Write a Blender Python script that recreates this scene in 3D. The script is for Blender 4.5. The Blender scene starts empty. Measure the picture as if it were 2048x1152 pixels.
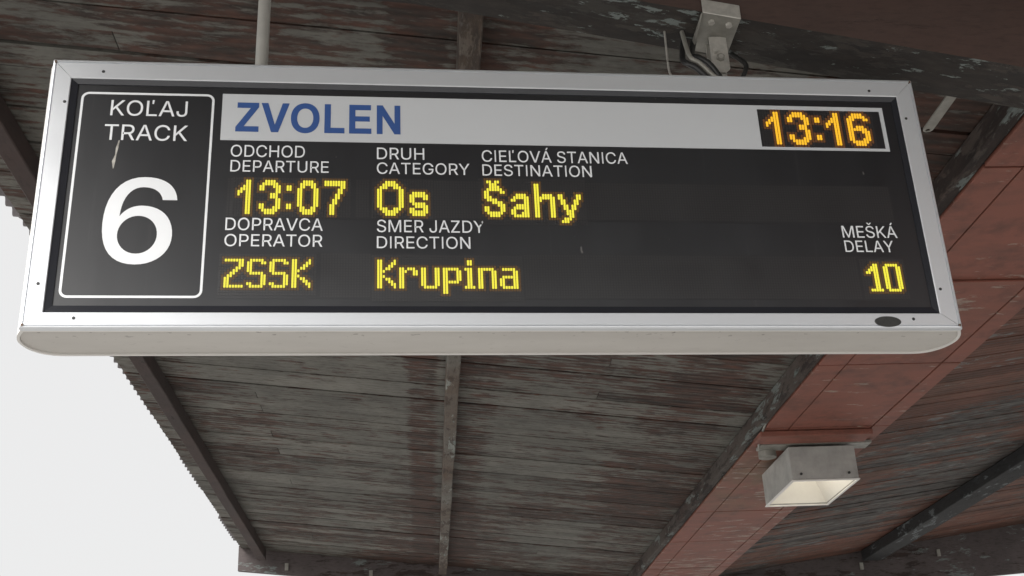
import bpy, bmesh, math, random
from mathutils import Vector, Matrix
random.seed(7)
S = bpy.context.scene
COL = S.collection

# ------------------------------------------------------------------ camera, world, sun, exposure
CAM_Z = 1.6
RCAM = Matrix(((0.9969952, 0.01743644, -0.07547544),
               (-0.06189211, -0.40661238, -0.91150192),
               (-0.0465826, 0.91343437, -0.40431141)))       # camera axes in world axes (x across platform, y along it, z up)
# RCAM maps camera vectors to world; camera looks along its -z
cam_data = bpy.data.cameras.new("camera")
cam = bpy.data.objects.new("camera", cam_data)
COL.objects.link(cam)
cam_data.sensor_width = 36.0
cam_data.lens = 36.0 * 2430.0 / 2048.0
cam_data.clip_start = 0.05
cam_data.clip_end = 3000.0
cam.matrix_world = Matrix.Translation((0, 0, CAM_Z)) @ Matrix((
    (RCAM[0][0], RCAM[0][1], RCAM[0][2], 0), (RCAM[1][0], RCAM[1][1], RCAM[1][2], 0),
    (RCAM[2][0], RCAM[2][1], RCAM[2][2], 0), (0, 0, 0, 1)))
S.camera = cam

EXPO = 1.6
EV = 2.0 ** EXPO
S.view_settings.view_transform = 'Standard'
S.view_settings.look = 'None'
S.view_settings.gamma = 1.0
S.view_settings.use_curve_mapping = False
S.view_settings.exposure = EXPO

SUN_EL, SUN_AZ = math.radians(38), math.radians(-138)        # veiled by cloud, behind the viewer on the open track side
world = bpy.data.worlds.new("World")
S.world = world
world.use_nodes = True
wn = world.node_tree
for n in list(wn.nodes):
    wn.nodes.remove(n)
wo = wn.nodes.new('ShaderNodeOutputWorld')
bg = wn.nodes.new('ShaderNodeBackground')
sky = wn.nodes.new('ShaderNodeTexSky')
sky.sky_type = 'NISHITA'
sky.sun_disc = False
sky.sun_elevation = SUN_EL
sky.sun_rotation = SUN_AZ
sky.dust_density = 4.0
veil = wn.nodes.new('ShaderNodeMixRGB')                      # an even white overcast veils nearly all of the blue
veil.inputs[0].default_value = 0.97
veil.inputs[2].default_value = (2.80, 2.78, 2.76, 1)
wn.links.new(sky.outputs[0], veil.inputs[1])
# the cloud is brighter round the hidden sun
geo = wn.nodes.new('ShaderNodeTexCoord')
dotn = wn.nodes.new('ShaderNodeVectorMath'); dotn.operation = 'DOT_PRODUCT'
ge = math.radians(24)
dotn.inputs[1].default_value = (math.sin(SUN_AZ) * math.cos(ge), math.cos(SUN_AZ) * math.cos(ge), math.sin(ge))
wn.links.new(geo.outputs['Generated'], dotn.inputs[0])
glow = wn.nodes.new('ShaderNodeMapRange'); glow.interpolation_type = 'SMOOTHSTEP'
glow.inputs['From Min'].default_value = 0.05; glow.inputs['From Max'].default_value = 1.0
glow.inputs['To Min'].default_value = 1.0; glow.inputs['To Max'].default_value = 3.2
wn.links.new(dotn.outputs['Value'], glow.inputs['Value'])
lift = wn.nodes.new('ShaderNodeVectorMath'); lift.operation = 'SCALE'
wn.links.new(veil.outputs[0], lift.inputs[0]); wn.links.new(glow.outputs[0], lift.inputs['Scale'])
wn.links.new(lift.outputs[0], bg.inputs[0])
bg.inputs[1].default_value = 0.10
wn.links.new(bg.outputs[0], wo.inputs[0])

sun_d = bpy.data.lights.new("sun", 'SUN')
sun_d.energy = 1.3
sun_d.angle = math.radians(26)
sun_d.color = (1.0, 0.98, 0.95)
sun = bpy.data.objects.new("sun", sun_d)
COL.objects.link(sun)
sdir = Vector((math.sin(SUN_AZ) * math.cos(SUN_EL), math.cos(SUN_AZ) * math.cos(SUN_EL), math.sin(SUN_EL)))
sun.rotation_euler = sdir.to_track_quat('Z', 'Y').to_euler()
sun.location = sdir * 40

# ------------------------------------------------------------------ helpers
def tag(o, label=None, cat=None, group=None, kind=None):
    if label: o['label'] = label
    if cat: o['category'] = cat
    if group: o['group'] = group
    if kind: o['kind'] = kind
    return o

def empty(name, loc, mat=None):
    o = bpy.data.objects.new(name, None)
    COL.objects.link(o)
    if mat is not None: o.matrix_world = mat
    else: o.location = loc
    o.empty_display_size = 0.1
    return o

class MB:
    """collects geometry for ONE mesh object"""
    def __init__(s): s.v, s.f = [], []
    def add(s, vs, fs):
        b = len(s.v); s.v += [tuple(p) for p in vs]; s.f += [tuple(i + b for i in q) for q in fs]
        return s
    def box(s, x0, x1, y0, y1, z0, z1):
        return s.add([(x0,y0,z0),(x1,y0,z0),(x1,y1,z0),(x0,y1,z0),(x0,y0,z1),(x1,y0,z1),(x1,y1,z1),(x0,y1,z1)],
                     [(0,3,2,1),(4,5,6,7),(0,1,5,4),(1,2,6,5),(2,3,7,6),(3,0,4,7)])
    def prism_y(s, poly, y0, y1):
        """poly of (x,z) anticlockwise seen from -y"""
        n = len(poly)
        vs = [(x, y0, z) for x, z in poly] + [(x, y1, z) for x, z in poly]
        fs = [tuple(range(n)), tuple(range(2*n-1, n-1, -1))]
        for i in range(n):
            j = (i+1) % n
            fs.append((i, i+n, j+n, j))
        return s.add(vs, fs)
    def tube(s, pts, r, n=12, cap=True):
        pts = [Vector(p) for p in pts]
        rings = []
        up0 = Vector((0.13, 0.31, 0.94))
        for i, p in enumerate(pts):
            t = (pts[min(i+1, len(pts)-1)] - pts[max(i-1, 0)]).normalized()
            a = up0 - t * up0.dot(t)
            if a.length < 0.2: a = Vector((1,0.2,0)) - t * Vector((1,0.2,0)).dot(t)
            a.normalize(); b = t.cross(a); up0 = a
            rr = r[i] if isinstance(r, (list, tuple)) else r
            rings.append([p + (a*math.cos(k*2*math.pi/n) + b*math.sin(k*2*math.pi/n))*rr for k in range(n)])
        vs = [q for ring in rings for q in ring]
        fs = []
        for i in range(len(pts)-1):
            for k in range(n):
                l = (k+1) % n
                fs.append((i*n+k, i*n+l, (i+1)*n+l, (i+1)*n+k))
        if cap:
            fs.append(tuple(reversed(range(n)))); fs.append(tuple(range((len(pts)-1)*n, len(pts)*n)))
        return s.add(vs, fs)
    def build(s, name, mats, parent=None, smooth=None, bevel=0, seg=2, kind=None, recalc=True):
        me = bpy.data.meshes.new(name)
        me.from_pydata(s.v, [], s.f)
        bm = bmesh.new(); bm.from_mesh(me)
        if recalc: bmesh.ops.recalc_face_normals(bm, faces=bm.faces)
        if bevel:
            bmesh.ops.bevel(bm, geom=[e for e in bm.edges if len(e.link_faces) == 2 and e.calc_face_angle(0) > 0.5],
                            offset=bevel, segments=seg, affect='EDGES', profile=0.5, clamp_overlap=True)
        bm.to_mesh(me); bm.free()
        for m in (mats if isinstance(mats, (list, tuple)) else [mats]): me.materials.append(m)
        o = bpy.data.objects.new(name, me)
        COL.objects.link(o)
        if parent is not None: o.parent = parent
        if smooth is not None:
            for p in me.polygons: p.use_smooth = True
            bm = bmesh.new(); bm.from_mesh(me)
            for e in bm.edges:
                if len(e.link_faces) == 2 and e.calc_face_angle(0) > math.radians(smooth): e.smooth = False
            bm.to_mesh(me); bm.free()
        if kind: o['kind'] = kind
        return o

# ------------------------------------------------------------------ materials
class NT:
    def __init__(s, name):
        s.m = bpy.data.materials.new(name); s.m.use_nodes = True
        s.t = s.m.node_tree
        s.bsdf = s.t.nodes['Principled BSDF']
        s.co = s.t.nodes.new('ShaderNodeTexCoord')
    def n(s, kind, **kw):
        x = s.t.nodes.new('ShaderNode' + kind)
        for k, v in kw.items(): setattr(x, k, v)
        return x
    def l(s, a, b): s.t.links.new(a, b)
    def put(s, inp, val):
        if isinstance(val, bpy.types.NodeSocket): s.l(val, inp)
        else: inp.default_value = val
    def map(s, scale, loc=(0,0,0), src='Object', rot=(0,0,0)):
        x = s.n('Mapping'); x.inputs['Scale'].default_value = scale; x.inputs['Location'].default_value = loc
        x.inputs['Rotation'].default_value = rot
        s.l(s.co.outputs[src], x.inputs[0]); return x.outputs[0]
    def noise(s, vec, scale=1.0, detail=6, rough=0.6, dist=0.0):
        x = s.n('TexNoise'); s.l(vec, x.inputs['Vector'])
        x.inputs['Scale'].default_value = scale; x.inputs['Detail'].default_value = detail
        x.inputs['Roughness'].default_value = rough; x.inputs['Distortion'].default_value = dist
        return x.outputs['Fac']
    def ramp(s, fac, lo, hi, a=0.0, b=1.0):
        x = s.n('MapRange'); x.clamp = True
        s.put(x.inputs['Value'], fac); x.inputs['From Min'].default_value = lo; x.inputs['From Max'].default_value = hi
        x.inputs['To Min'].default_value = a; x.inputs['To Max'].default_value = b
        return x.outputs[0]
    def math(s, op, a, b=0.0):
        x = s.n('Math', operation=op); s.put(x.inputs[0], a); s.put(x.inputs[1], b); return x.outputs[0]
    def mix(s, fac, a, b, mode='MIX'):
        x = s.n('MixRGB', blend_type=mode); s.put(x.inputs[0], fac)
        s.put(x.inputs[1], a if isinstance(a, bpy.types.NodeSocket) else (*a, 1)); s.put(x.inputs[2], b if isinstance(b, bpy.types.NodeSocket) else (*b, 1))
        return x.outputs[0]
    def bump(s, h, strength=0.3, dist=0.002):
        x = s.n('Bump'); x.inputs['Strength'].default_value = strength; x.inputs['Distance'].default_value = dist
        s.l(h, x.inputs['Height']); s.l(x.outputs[0], s.bsdf.inputs['Normal'])
    def rnd(s): return s.n('NewGeometry').outputs['Random Per Island']
    def done(s, color, rough=0.6, metal=0.0, spec=0.5, coat=0.0, coat_rough=0.05):
        b = s.bsdf
        s.put(b.inputs['Base Color'], color if isinstance(color, bpy.types.NodeSocket) else (*color, 1))
        s.put(b.inputs['Roughness'], rough); s.put(b.inputs['Metallic'], metal)
        b.inputs['Specular IOR Level'].default_value = spec
        b.inputs['Coat Weight'].default_value = coat; b.inputs['Coat Roughness'].default_value = coat_rough
        return s.m

def weathered(name, grain, paint, paint2, wood, wood2, cover=0.5, chip=0.06, patch=0.5, teal=0.0, var=0.25, stripe=None, board=0.16, flake=0.0, flake_col=(0.20, 0.235, 0.225), bead=0.0, flake_scale=0.8):
    """old paint flaking off timber; `grain` is the axis (0,1,2) the boards run along"""
    N = NT(name)
    sc = [17.0, 17.0, 17.0]; sc[grain] = 4.6
    sf = [52.0, 52.0, 52.0]; sf[grain] = 12.0
    big = N.noise(N.map((0.75, 0.55, 0.75), (3, 1, 4)), 1.0, 3, 0.5)
    rn0 = N.rnd()
    off = N.n('CombineXYZ')
    for k, q in enumerate((3.1, 1.7, 2.3)): N.l(N.math('MULTIPLY', rn0, q), off.inputs[k])
    va = N.n('VectorMath', operation='ADD'); N.l(N.map(tuple(sc)), va.inputs[0]); N.l(off.outputs[0], va.inputs[1])
    n1 = N.noise(va.outputs[0], 1.0, 9, 0.68, 0.25)
    n2 = N.noise(N.map(tuple(sf), (7, 2, 5)), 1.0, 6, 0.6)
    rn = N.rnd()
    h = N.math('ADD', n1, N.math('MULTIPLY', N.math('SUBTRACT', big, 0.5), patch * 1.1))
    h = N.math('ADD', h, N.math('MULTIPLY', N.math('SUBTRACT', n2, 0.5), 0.34))
    h = N.math('ADD', h, N.math('MULTIPLY', N.math('SUBTRACT', rn, 0.5), board))
    if bead:                         # narrow beads moulded into the boards, worn on their crests
        sb = N.n('SeparateXYZ'); N.l(N.co.outputs['Object'], sb.inputs[0])
        bd = N.math('SINE', N.math('MULTIPLY', sb.outputs[1], 2*math.pi/0.0405))
        h = N.math('ADD', h, N.math('MULTIPLY', bd, bead))
    if stripe:                       # worn strips along the purlins, where run-off has taken the paint
        sx = N.n('SeparateXYZ'); N.l(N.co.outputs['Object'], sx.inputs[0])
        for x0, w, amt in stripe:
            d = N.math('ABSOLUTE', N.math('SUBTRACT', sx.outputs[0], x0))
            h = N.math('SUBTRACT', h, N.ramp(d, w*0.55, w, amt, 0.0))
    thr = 1.0 - cover
    mask = N.ramp(h, thr, thr + chip)
    w3 = N.noise(N.map(tuple(sc), (11, 5, 1)), 1.4, 6, 0.6)
    wcol = N.mix(N.ramp(w3, 0.35, 0.68), wood, wood2)
    wcol = N.mix(N.ramp(n2, 0.3, 0.75, 0.0, 0.5), wcol, (0.012, 0.010, 0.009))
    p3 = N.noise(N.map((2.2, 2.2, 2.2), (1, 9, 2)), 1.0, 5, 0.6)
    pcol = N.mix(N.ramp(p3, 0.35, 0.7), paint, paint2)
    if teal:
        tm = N.noise(N.map(tuple(c*0.9 for c in sc), (21, 3, 8)), 1.0, 7, 0.65)
        pcol = N.mix(N.ramp(tm, 0.62, 0.68, 0.0, teal), pcol, (0.20, 0.27, 0.26))
    dirt = N.noise(N.map((5, 5, 5), (2, 2, 2)), 1.0, 8, 0.7)
    fine = N.noise(N.map(tuple(c*1.6 for c in sf), (1, 6, 3)), 1.0, 5, 0.65)
    pcol = N.mix(N.ramp(fine, 0.50, 0.70, 0.0, 0.6), pcol, wood)          # hairline wear inside the paint
    fleck = N.ramp(N.noise(N.map(tuple(c*1.2 for c in sf), (14, 2, 9)), 1.0, 5, 0.6), 0.60, 0.68, 0.0, 0.55)
    wcol = N.mix(fleck, wcol, paint2)                                    # crumbs of paint left on bare wood
    col = N.mix(mask, wcol, pcol)
    if flake:
        fl = N.noise(N.map(tuple(c*flake_scale for c in sc), (31, 13, 7)), 1.0, 8, 0.7, 0.3)
        fl = N.math('ADD', fl, N.math('MULTIPLY', N.math('SUBTRACT', N.noise(N.map((1.6, 1.6, 1.6), (5, 5, 9)), 1.0, 2, 0.5), 0.5), 0.35))
        col = N.mix(N.ramp(fl, 0.60, 0.63, 0.0, flake), col, flake_col)
    dv = N.math('ADD', N.ramp(dirt, 0.3, 0.7, 1.0 - var, 1.0), N.math('MULTIPLY', N.math('SUBTRACT', rn, 0.5), var))
    cm = N.n('CombineXYZ')
    for k in range(3): N.l(dv, cm.inputs[k])
    col = N.mix(1.0, col, cm.outputs[0], 'MULTIPLY')
    hh = N.math('ADD', mask, N.math('MULTIPLY', n2, 0.7))
    if bead: hh = N.math('ADD', hh, N.math('MULTIPLY', bd, 0.5))
    N.bump(hh, 0.6, 0.003)
    return N.done(col, 0.78, spec=0.25)

GREY = (0.170, 0.163, 0.143); GREY2 = (0.124, 0.120, 0.107)
M_boards_l = weathered("weathered_grey_boards", 0, GREY, GREY2, (0.050, 0.040, 0.034), (0.128, 0.062, 0.045), cover=0.575, chip=0.10, patch=0.72, bead=0.045,
                       stripe=((0.0, 0.10, 0.16), (0.26, 0.16, 0.10), (1.45, 0.35, 0.10)), var=0.36, board=0.12)
M_boards_r = weathered("weathered_red_boards", 0, (0.175, 0.076, 0.053), (0.130, 0.072, 0.053), (0.066, 0.050, 0.043), (0.20, 0.195, 0.185), cover=0.62, chip=0.07, patch=1.0, var=0.42, board=0.06, bead=0.02,
                       flake=0.8, flake_col=(0.20, 0.205, 0.20))
M_purlin = weathered("flaked_purlin_paint", 1, (0.105, 0.072, 0.052), (0.15, 0.145, 0.13), (0.055, 0.042, 0.036), (0.10, 0.07, 0.05), cover=0.52, patch=0.6, teal=0.7, flake=0.9, flake_col=(0.24, 0.255, 0.235))
M_purlin_dark = weathered("dark_purlin_wood", 1, (0.055, 0.036, 0.030), (0.085, 0.075, 0.066), (0.024, 0.019, 0.017), (0.045, 0.030, 0.026), cover=0.48, patch=0.6, teal=0.5, flake=0.6)
M_purlin_brown = weathered("brown_eave_purlin", 1, (0.062, 0.042, 0.038), (0.052, 0.042, 0.040), (0.035, 0.028, 0.026), (0.05, 0.036, 0.032), cover=0.65, patch=0.3)
M_purlin_black = weathered("blackened_purlin", 1, (0.030, 0.030, 0.031), (0.04, 0.04, 0.04), (0.014, 0.013, 0.013), (0.06, 0.065, 0.07), cover=0.60, patch=0.3, flake=0.8, flake_col=(0.16, 0.18, 0.185))
M_girder = weathered("brown_girder_paint", 0, (0.088, 0.055, 0.046), (0.070, 0.048, 0.042), (0.052, 0.036, 0.031), (0.06, 0.045, 0.038), cover=0.80, chip=0.2, patch=0.2, var=0.2)
M_girder_under = weathered("flaked_girder_soffit", 0, (0.066, 0.050, 0.042), (0.054, 0.053, 0.048), (0.034, 0.031, 0.029), (0.050, 0.042, 0.037), cover=0.50, patch=0.5, flake=1.0, flake_col=(0.19, 0.215, 0.205), flake_scale=1.9)
M_fascia = weathered("pale_end_fascia", 0, (0.12, 0.10, 0.098), (0.09, 0.076, 0.075), (0.045, 0.036, 0.033), (0.08, 0.055, 0.046), cover=0.60, patch=0.5, flake=0.7)

def red_paint():
    N = NT("red_soffit_paint")
    a = N.noise(N.map((1.3, 0.8, 1.3)), 1.0, 5, 0.6)
    rn = N.rnd()
    col = N.mix(N.ramp(a, 0.35, 0.7), (0.250, 0.085, 0.058), (0.200, 0.076, 0.053))
    col = N.mix(N.ramp(rn, 0.0, 1.0, 0.0, 0.5), col, (0.235, 0.088, 0.064))
    # greenish algae stain round the lamp
    sx = N.n('SeparateXYZ'); N.l(N.co.outputs['Object'], sx.inputs[0])
    d = N.math('SQRT', N.math('ADD', N.math('POWER', N.math('SUBTRACT', sx.outputs[0], 1.98), 2.0),
                              N.math('POWER', N.math('MULTIPLY', N.math('SUBTRACT', sx.outputs[1], 6.9), 0.35), 2.0)))
    st = N.math('MULTIPLY', N.ramp(d, 0.05, 0.36, 1.0, 0.0), N.ramp(N.noise(N.map((6, 3, 6), (4, 4, 4)), 1.0, 6, 0.65), 0.35, 0.6))
    col = N.mix(N.math('MULTIPLY', st, 0.75), col, (0.145, 0.115, 0.060))
    sp = N.noise(N.map((5.5, 19, 10), (5, 8, 2)), 1.0, 7, 0.68)
    zone = N.noise(N.map((1.9, 1.2, 1.9), (8, 3, 2)), 1.0, 3, 0.5)
    sp = N.math('ADD', sp, N.math('MULTIPLY', N.math('SUBTRACT', zone, 0.5), 0.42))
    chips = N.ramp(sp, 0.585, 0.635, 0.0, 0.75)
    wear = N.ramp(N.noise(N.map((2.5, 7, 5), (1, 2, 12)), 1.0, 9, 0.72), 0.46, 0.66, 0.0, 0.5)
    col = N.mix(wear, col, (0.115, 0.058, 0.045))
    col = N.mix(chips, col, (0.33, 0.27, 0.22))
    dk = N.noise(N.map((7, 7, 7), (9, 1, 2)), 1.0, 8, 0.7)
    col = N.mix(N.ramp(dk, 0.50, 0.72, 0.0, 0.6), col, (0.06, 0.035, 0.028))
    N.bump(N.math('ADD', chips, N.math('MULTIPLY', dk, 0.4)), 0.3, 0.002)
    return N.done(col, 0.62, spec=0.3)
M_red = red_paint()

def plain(name, col, rough=0.5, metal=0.0, var=0.12, scale=8.0, spec=0.5, coat=0.0, speck=0.0, bump=0.0):
    N = NT(name)
    a = N.noise(N.map((scale,)*3), 1.0, 7, 0.65)
    c = N.mix(N.ramp(a, 0.3, 0.72), tuple(x*(1+var*0.5) for x in col), tuple(x*(1-var) for x in col))
    if speck:
        b = N.noise(N.map((scale*13, scale*17, scale*13), (3, 7, 1)), 1.0, 2, 0.5)
        c = N.mix(N.ramp(b, 0.675, 0.71, 0.0, speck), c, (0.09, 0.075, 0.06))
    r = N.ramp(a, 0.3, 0.7, rough*0.85, min(1, rough*1.15))
    if bump: N.bump(a, bump, 0.002)
    return N.done(c, r, metal, spec, coat)

M_alu = plain("silver_frame_lacquer", (0.71, 0.73, 0.755), 0.36, 0.45, 0.05, 5.0)
def shell_mat():
    N = NT("beige_housing_lacquer")
    a = N.noise(N.map((2.5, 9, 4)), 1.0, 7, 0.65)
    c = N.mix(N.ramp(a, 0.3, 0.72), (0.56, 0.535, 0.495), (0.48, 0.455, 0.42))
    sx = N.n('SeparateXYZ'); N.l(N.co.outputs['Object'], sx.inputs[0])
    d = N.math('ADD', sx.outputs[1], 0.079)                      # metres back from the front seam
    near = N.ramp(d, 0.025, 0.075, 1.0, 0.12)
    b = N.noise(N.map((46, 70, 46), (3, 7, 1)), 1.0, 2, 0.5)
    c = N.mix(N.math('MULTIPLY', N.ramp(b, 0.665, 0.70, 0.0, 0.8), near), c, (0.10, 0.085, 0.07))
    w = N.noise(N.map((7, 2, 4), (2, 4, 1)), 1.0, 6, 0.7)
    grime = N.math('MULTIPLY', N.ramp(d, 0.018, 0.040, 1.0, 0.0), N.ramp(w, 0.40, 0.65, 0.0, 0.7))
    c = N.mix(grime, c, (0.26, 0.235, 0.20))
    return N.done(c, 0.45)
M_shell = shell_mat()
M_lip = plain("pale_edge_lacquer", (0.72, 0.70, 0.67), 0.4, 0.0, 0.06, 6.0)
M_gasket = plain("black_gasket", (0.022, 0.023, 0.028), 0.22, 0.0, 0.1, 20.0)
M_strip = plain("light_grey_film", (0.57, 0.585, 0.60), 0.40, 0.0, 0.03, 3.0)
M_white = plain("white_vinyl", (0.80, 0.815, 0.83), 0.45, 0.0, 0.04, 10.0)
M_blue = plain("blue_vinyl", (0.040, 0.095, 0.285), 0.40, 0.0, 0.06, 10.0)
M_screw = plain("dark_screw", (0.05, 0.05, 0.05), 0.5, 0.4, 0.2, 200)
M_badge = plain("dark_badge", (0.045, 0.045, 0.042), 0.5, 0.2, 0.3, 120)
M_galv = plain("dull_galvanised_steel", (0.29, 0.28, 0.25), 0.5, 0.35, 0.25, 22.0, bump=0.1)
M_galv_pale = plain("worn_zinc", (0.50, 0.48, 0.44), 0.4, 0.4, 0.25, 40.0)
M_pipe = plain("grey_pipe_paint", (0.40, 0.39, 0.36), 0.42, 0.1, 0.15, 14.0)
M_cable = plain("black_cable_sheath", (0.022, 0.022, 0.022), 0.4, 0.0, 0.2, 30.0)
M_lamp = plain("grey_lamp_enamel", (0.36, 0.355, 0.335), 0.5, 0.0, 0.30, 9.0)
M_reflector = plain("cream_reflector_enamel", (0.82, 0.79, 0.72), 0.35, 0.0, 0.06, 12.0)
M_tin = plain("old_corrugated_tin", (0.17, 0.155, 0.16), 0.6, 0.2, 0.35, 5.0)
M_rust = plain('rusty_corner_key', (0.16, 0.11, 0.085), 0.7, 0.2, 0.5, 160.0)
M_scrape = plain("scraped_film", (0.42, 0.40, 0.36), 0.7, 0.0, 0.5, 60.0)

def panel_mat():
    N = NT("black_acrylic")
    a = N.noise(N.map((6, 6, 1.2)), 1.0, 6, 0.6)
    sp = N.noise(N.map((90, 90, 35)), 1.0, 2, 0.5)
    c = N.mix(N.ramp(a, 0.3, 0.7), (0.015, 0.0155, 0.0175), (0.019, 0.0195, 0.022))
    stk = N.noise(N.map((38, 38, 1.3), (4, 1, 6)), 1.0, 4, 0.6)
    c = N.mix(N.ramp(stk, 0.66, 0.78, 0.0, 0.5), c, (0.045, 0.045, 0.046))      # dried run marks
    c = N.mix(N.ramp(sp, 0.765, 0.80, 0.0, 0.55), c, (0.20, 0.19, 0.18))      # dust specks
    r = N.ramp(a, 0.3, 0.75, 0.29, 0.36)
    return N.done(c, r, 0.0, 0.9)
M_panel = panel_mat()
M_ledbed = plain("led_module_black", (0.017, 0.017, 0.019), 0.33, 0.0, 0.1, 10.0, spec=0.9)
M_lens = plain("unlit_led_lens", (0.031, 0.030, 0.031), 0.33, 0.0, 0.1, 10.0, spec=0.9)

def emit(name, col, k):
    N = NT(name)
    N.bsdf.inputs['Emission Color'].default_value = (*col, 1)
    N.bsdf.inputs['Emission Strength'].default_value = k / EV
    return N.done((0.03, 0.025, 0.02), 0.4)
M_led_y = emit("yellow_led", (0.96, 0.86, 0.05), 1.0)
M_led_yg = emit("yellow_led_spill", (0.085, 0.040, 0.006), 1.0)  # emission painted on unlit cells to imitate the glow round lit ones
M_led_o = emit("amber_led", (1.0, 0.52, 0.018), 1.05)
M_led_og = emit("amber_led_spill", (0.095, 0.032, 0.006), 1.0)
M_bulb = emit("warm_lamp_tube", (1.0, 0.93, 0.80), 24.0)

def ground_mat():
    N = NT("platform_concrete")
    a = N.noise(N.map((0.6,)*3), 1.0, 8, 0.65)
    b = N.noise(N.map((14,)*3), 1.0, 6, 0.6)
    c = N.mix(N.ramp(a, 0.3, 0.7), (0.38, 0.375, 0.365), (0.30, 0.295, 0.285))
    c = N.mix(N.ramp(b, 0.4, 0.8, 0, 0.3), c, (0.2, 0.19, 0.18))
    N.bump(b, 0.2, 0.003)
    return N.done(c, 0.85, spec=0.3)
M_ground = ground_mat()

# ------------------------------------------------------------------ ground
g = MB().add([(-400,-400,0),(400,-400,0),(400,400,0),(-400,400,0)], [(0,1,2,3)]).build("platform_ground", M_ground)
tag(g, "pale concrete station platform below the canopy", "ground", kind="structure")

# ------------------------------------------------------------------ canopy (all heights measured from the eye, then lifted by CAM_Z)
H = CAM_Z
Y_NEAR, Y_FAR = -0.60, 10.62
XE, XV, XR = -1.575, 2.09, 5.85            # board end at left eave, valley line, right eave
def zl(x): return H + 2.1 - 0.12 * x       # underside of the boards, left slope
def zr(x): return H + 1.85 + 0.13 * (x - 2.1)

canopy = empty("platform_canopy", (0, 0, 0))
tag(canopy, "old butterfly platform canopy with flaking grey and red timber soffit", "canopy")

def boards(x0, x1, zf, flip):
    mb = MB()
    y = Y_NEAR
    k = 0
    while y < Y_FAR - 0.02:
        w = random.uniform(0.112, 0.128)
        gap = random.choice([0.0015, 0.002, 0.003, 0.003, 0.005])
        if k % 5 == 0: gap = random.uniform(0.012, 0.018) if not flip else random.uniform(0.004, 0.010)
        y1 = min(y + w, Y_FAR)
        dz = random.uniform(0.0, 0.005)
        # one or two boards make up the run
        cuts = [x0, x1]
        if random.random() < 0.45: cuts.insert(1, random.choice([0.155, 0.155, -0.9, 0.9]) if not flip else random.choice([3.9, 3.9, 4.9]))
        for a, b in zip(cuts[:-1], cuts[1:]):
            n = max(2, int((b - a) / 0.28))
            ddz = dz + random.uniform(0, 0.002)
            vs, fs = [], []
            for i in range(n + 1):
                x = a + 0.0015 + (b - a - 0.003) * i / n
                j0, j1 = random.uniform(-.0009, .0009), random.uniform(-.0009, .0009)
                z = zf(x) + ddz + random.uniform(-.0006, .0006)
                vs += [(x, y + j0, z), (x, y1 - gap + j1, z), (x, y1 - gap + j1, z + 0.022), (x, y + j0, z + 0.022)]
            for i in range(n):
                for q in range(4):
                    r = (q + 1) % 4
                    fs.append((i*4+q, i*4+r, i*4+4+r, i*4+4+q))
            fs += [(0,1,2,3), (n*4+3, n*4+2, n*4+1, n*4)]
            mb.add(vs, fs)
        y = y1; k += 1
    return mb
bl = boards(XE, XV - 0.004, zl, False).build("soffit_boards", M_boards_l, canopy)
bl['label'] = "grey flaking boards on the left slope"
br = boards(XV + 0.004, XR, zr, True).build("soffit_boards", M_boards_r, canopy)
br['label'] = "red flaking boards on the right slope"

def tin(x0, x1, zf, edge_jit):
    mb = MB()
    ny = int((Y_FAR + 0.06 - Y_NEAR) / 0.011)
    vs, fs = [], []
    xs = [x0 + (x1 - x0) * i / 4 for i in range(5)]
    for j in range(ny + 1):
        y = Y_NEAR + 0.011 * j
        sheet = int((y - Y_NEAR) / 0.85)
        rng = random.Random(sheet * 31 + int(edge_jit * 10)); ej = rng.uniform(-0.012, 0.012)
        ph = y / 0.088 * 2 * math.pi
        for i, x in enumerate(xs):
            xx = x + (ej if (i == 0 and edge_jit > 0) or (i == 4 and edge_jit < 0) else 0)
            # the cut sheet ends follow the crests, so the drip edge reads as scallops
            if (i == 0 and edge_jit > 0): xx += 0.004 * math.cos(ph)
            if (i == 4 and edge_jit < 0): xx -= 0.010 * math.cos(ph)
            vs.append((xx, y, zf(x) + 0.041 + 0.009 * math.cos(ph)))
    for j in range(ny):
        for i in range(4):
            a = j*5 + i
            fs.append((a, a+1, a+6, a+5))
    mb.add(vs, fs)
    return mb
tin(XE - 0.032, XV, zl, 1.0).build("corrugated_sheet", M_tin, canopy, smooth=60)
tin(XV, XR + 0.03, zr, -1.0).build("corrugated_sheet", M_tin, canopy, smooth=60)

def purlin(x0, x1, zf, xtop, h, mat, label=None, y0=Y_NEAR + 0.09, y1=Y_FAR - 0.09, name="purlin"):
    """a beam along the platform, its top just under the boards"""
    zt = zf(xtop) - 0.001
    mb = MB()
    n = 26
    vs, fs = [], []
    rng = random.Random(int(x0 * 1000))
    for i in range(n + 1):
        y = y0 + (y1 - y0) * i / n
        j = lambda: rng.uniform(-0.0025, 0.0025)
        vs += [(x0 + j(), y, zt - h + j()), (x1 + j(), y, zt - h + j()), (x1, y, zf(x1) - 0.001), (x0, y, zf(x0) - 0.001)]
    for i in range(n):
        for q in range(4):
            r = (q + 1) % 4
            fs.append((i*4+q, i*4+r, i*4+4+r, i*4+4+q))
    fs += [(0,1,2,3), (n*4+3, n*4+2, n*4+1, n*4)]
    mb.add(vs, fs)
    o = mb.build(name, mat, canopy, bevel=0.004, seg=1)
    if label: o['label'] = label
    return o
PH = 0.09
purlin(-1.424, -1.353, zl, -1.353, PH, M_purlin_brown, "brown eave purlin")
purlin(0.119, 0.185, zl, 0.12, PH, M_purlin, "slim purlin with chipped paint along the left slope")
GY0, GY1 = 2.38, 2.544
for a, b in ((Y_NEAR + 0.09, GY0 - 0.002), (GY1 + 0.002, Y_FAR - 0.09)):
    purlin(1.706, 1.752, zl, 1.706, PH - 0.005, M_purlin_dark, "dark valley purlin beside the red soffit", a, b)
purlin(3.84, 4.01, zr, 3.84, PH, M_purlin_black, "blackened purlin on the right slope")
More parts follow.
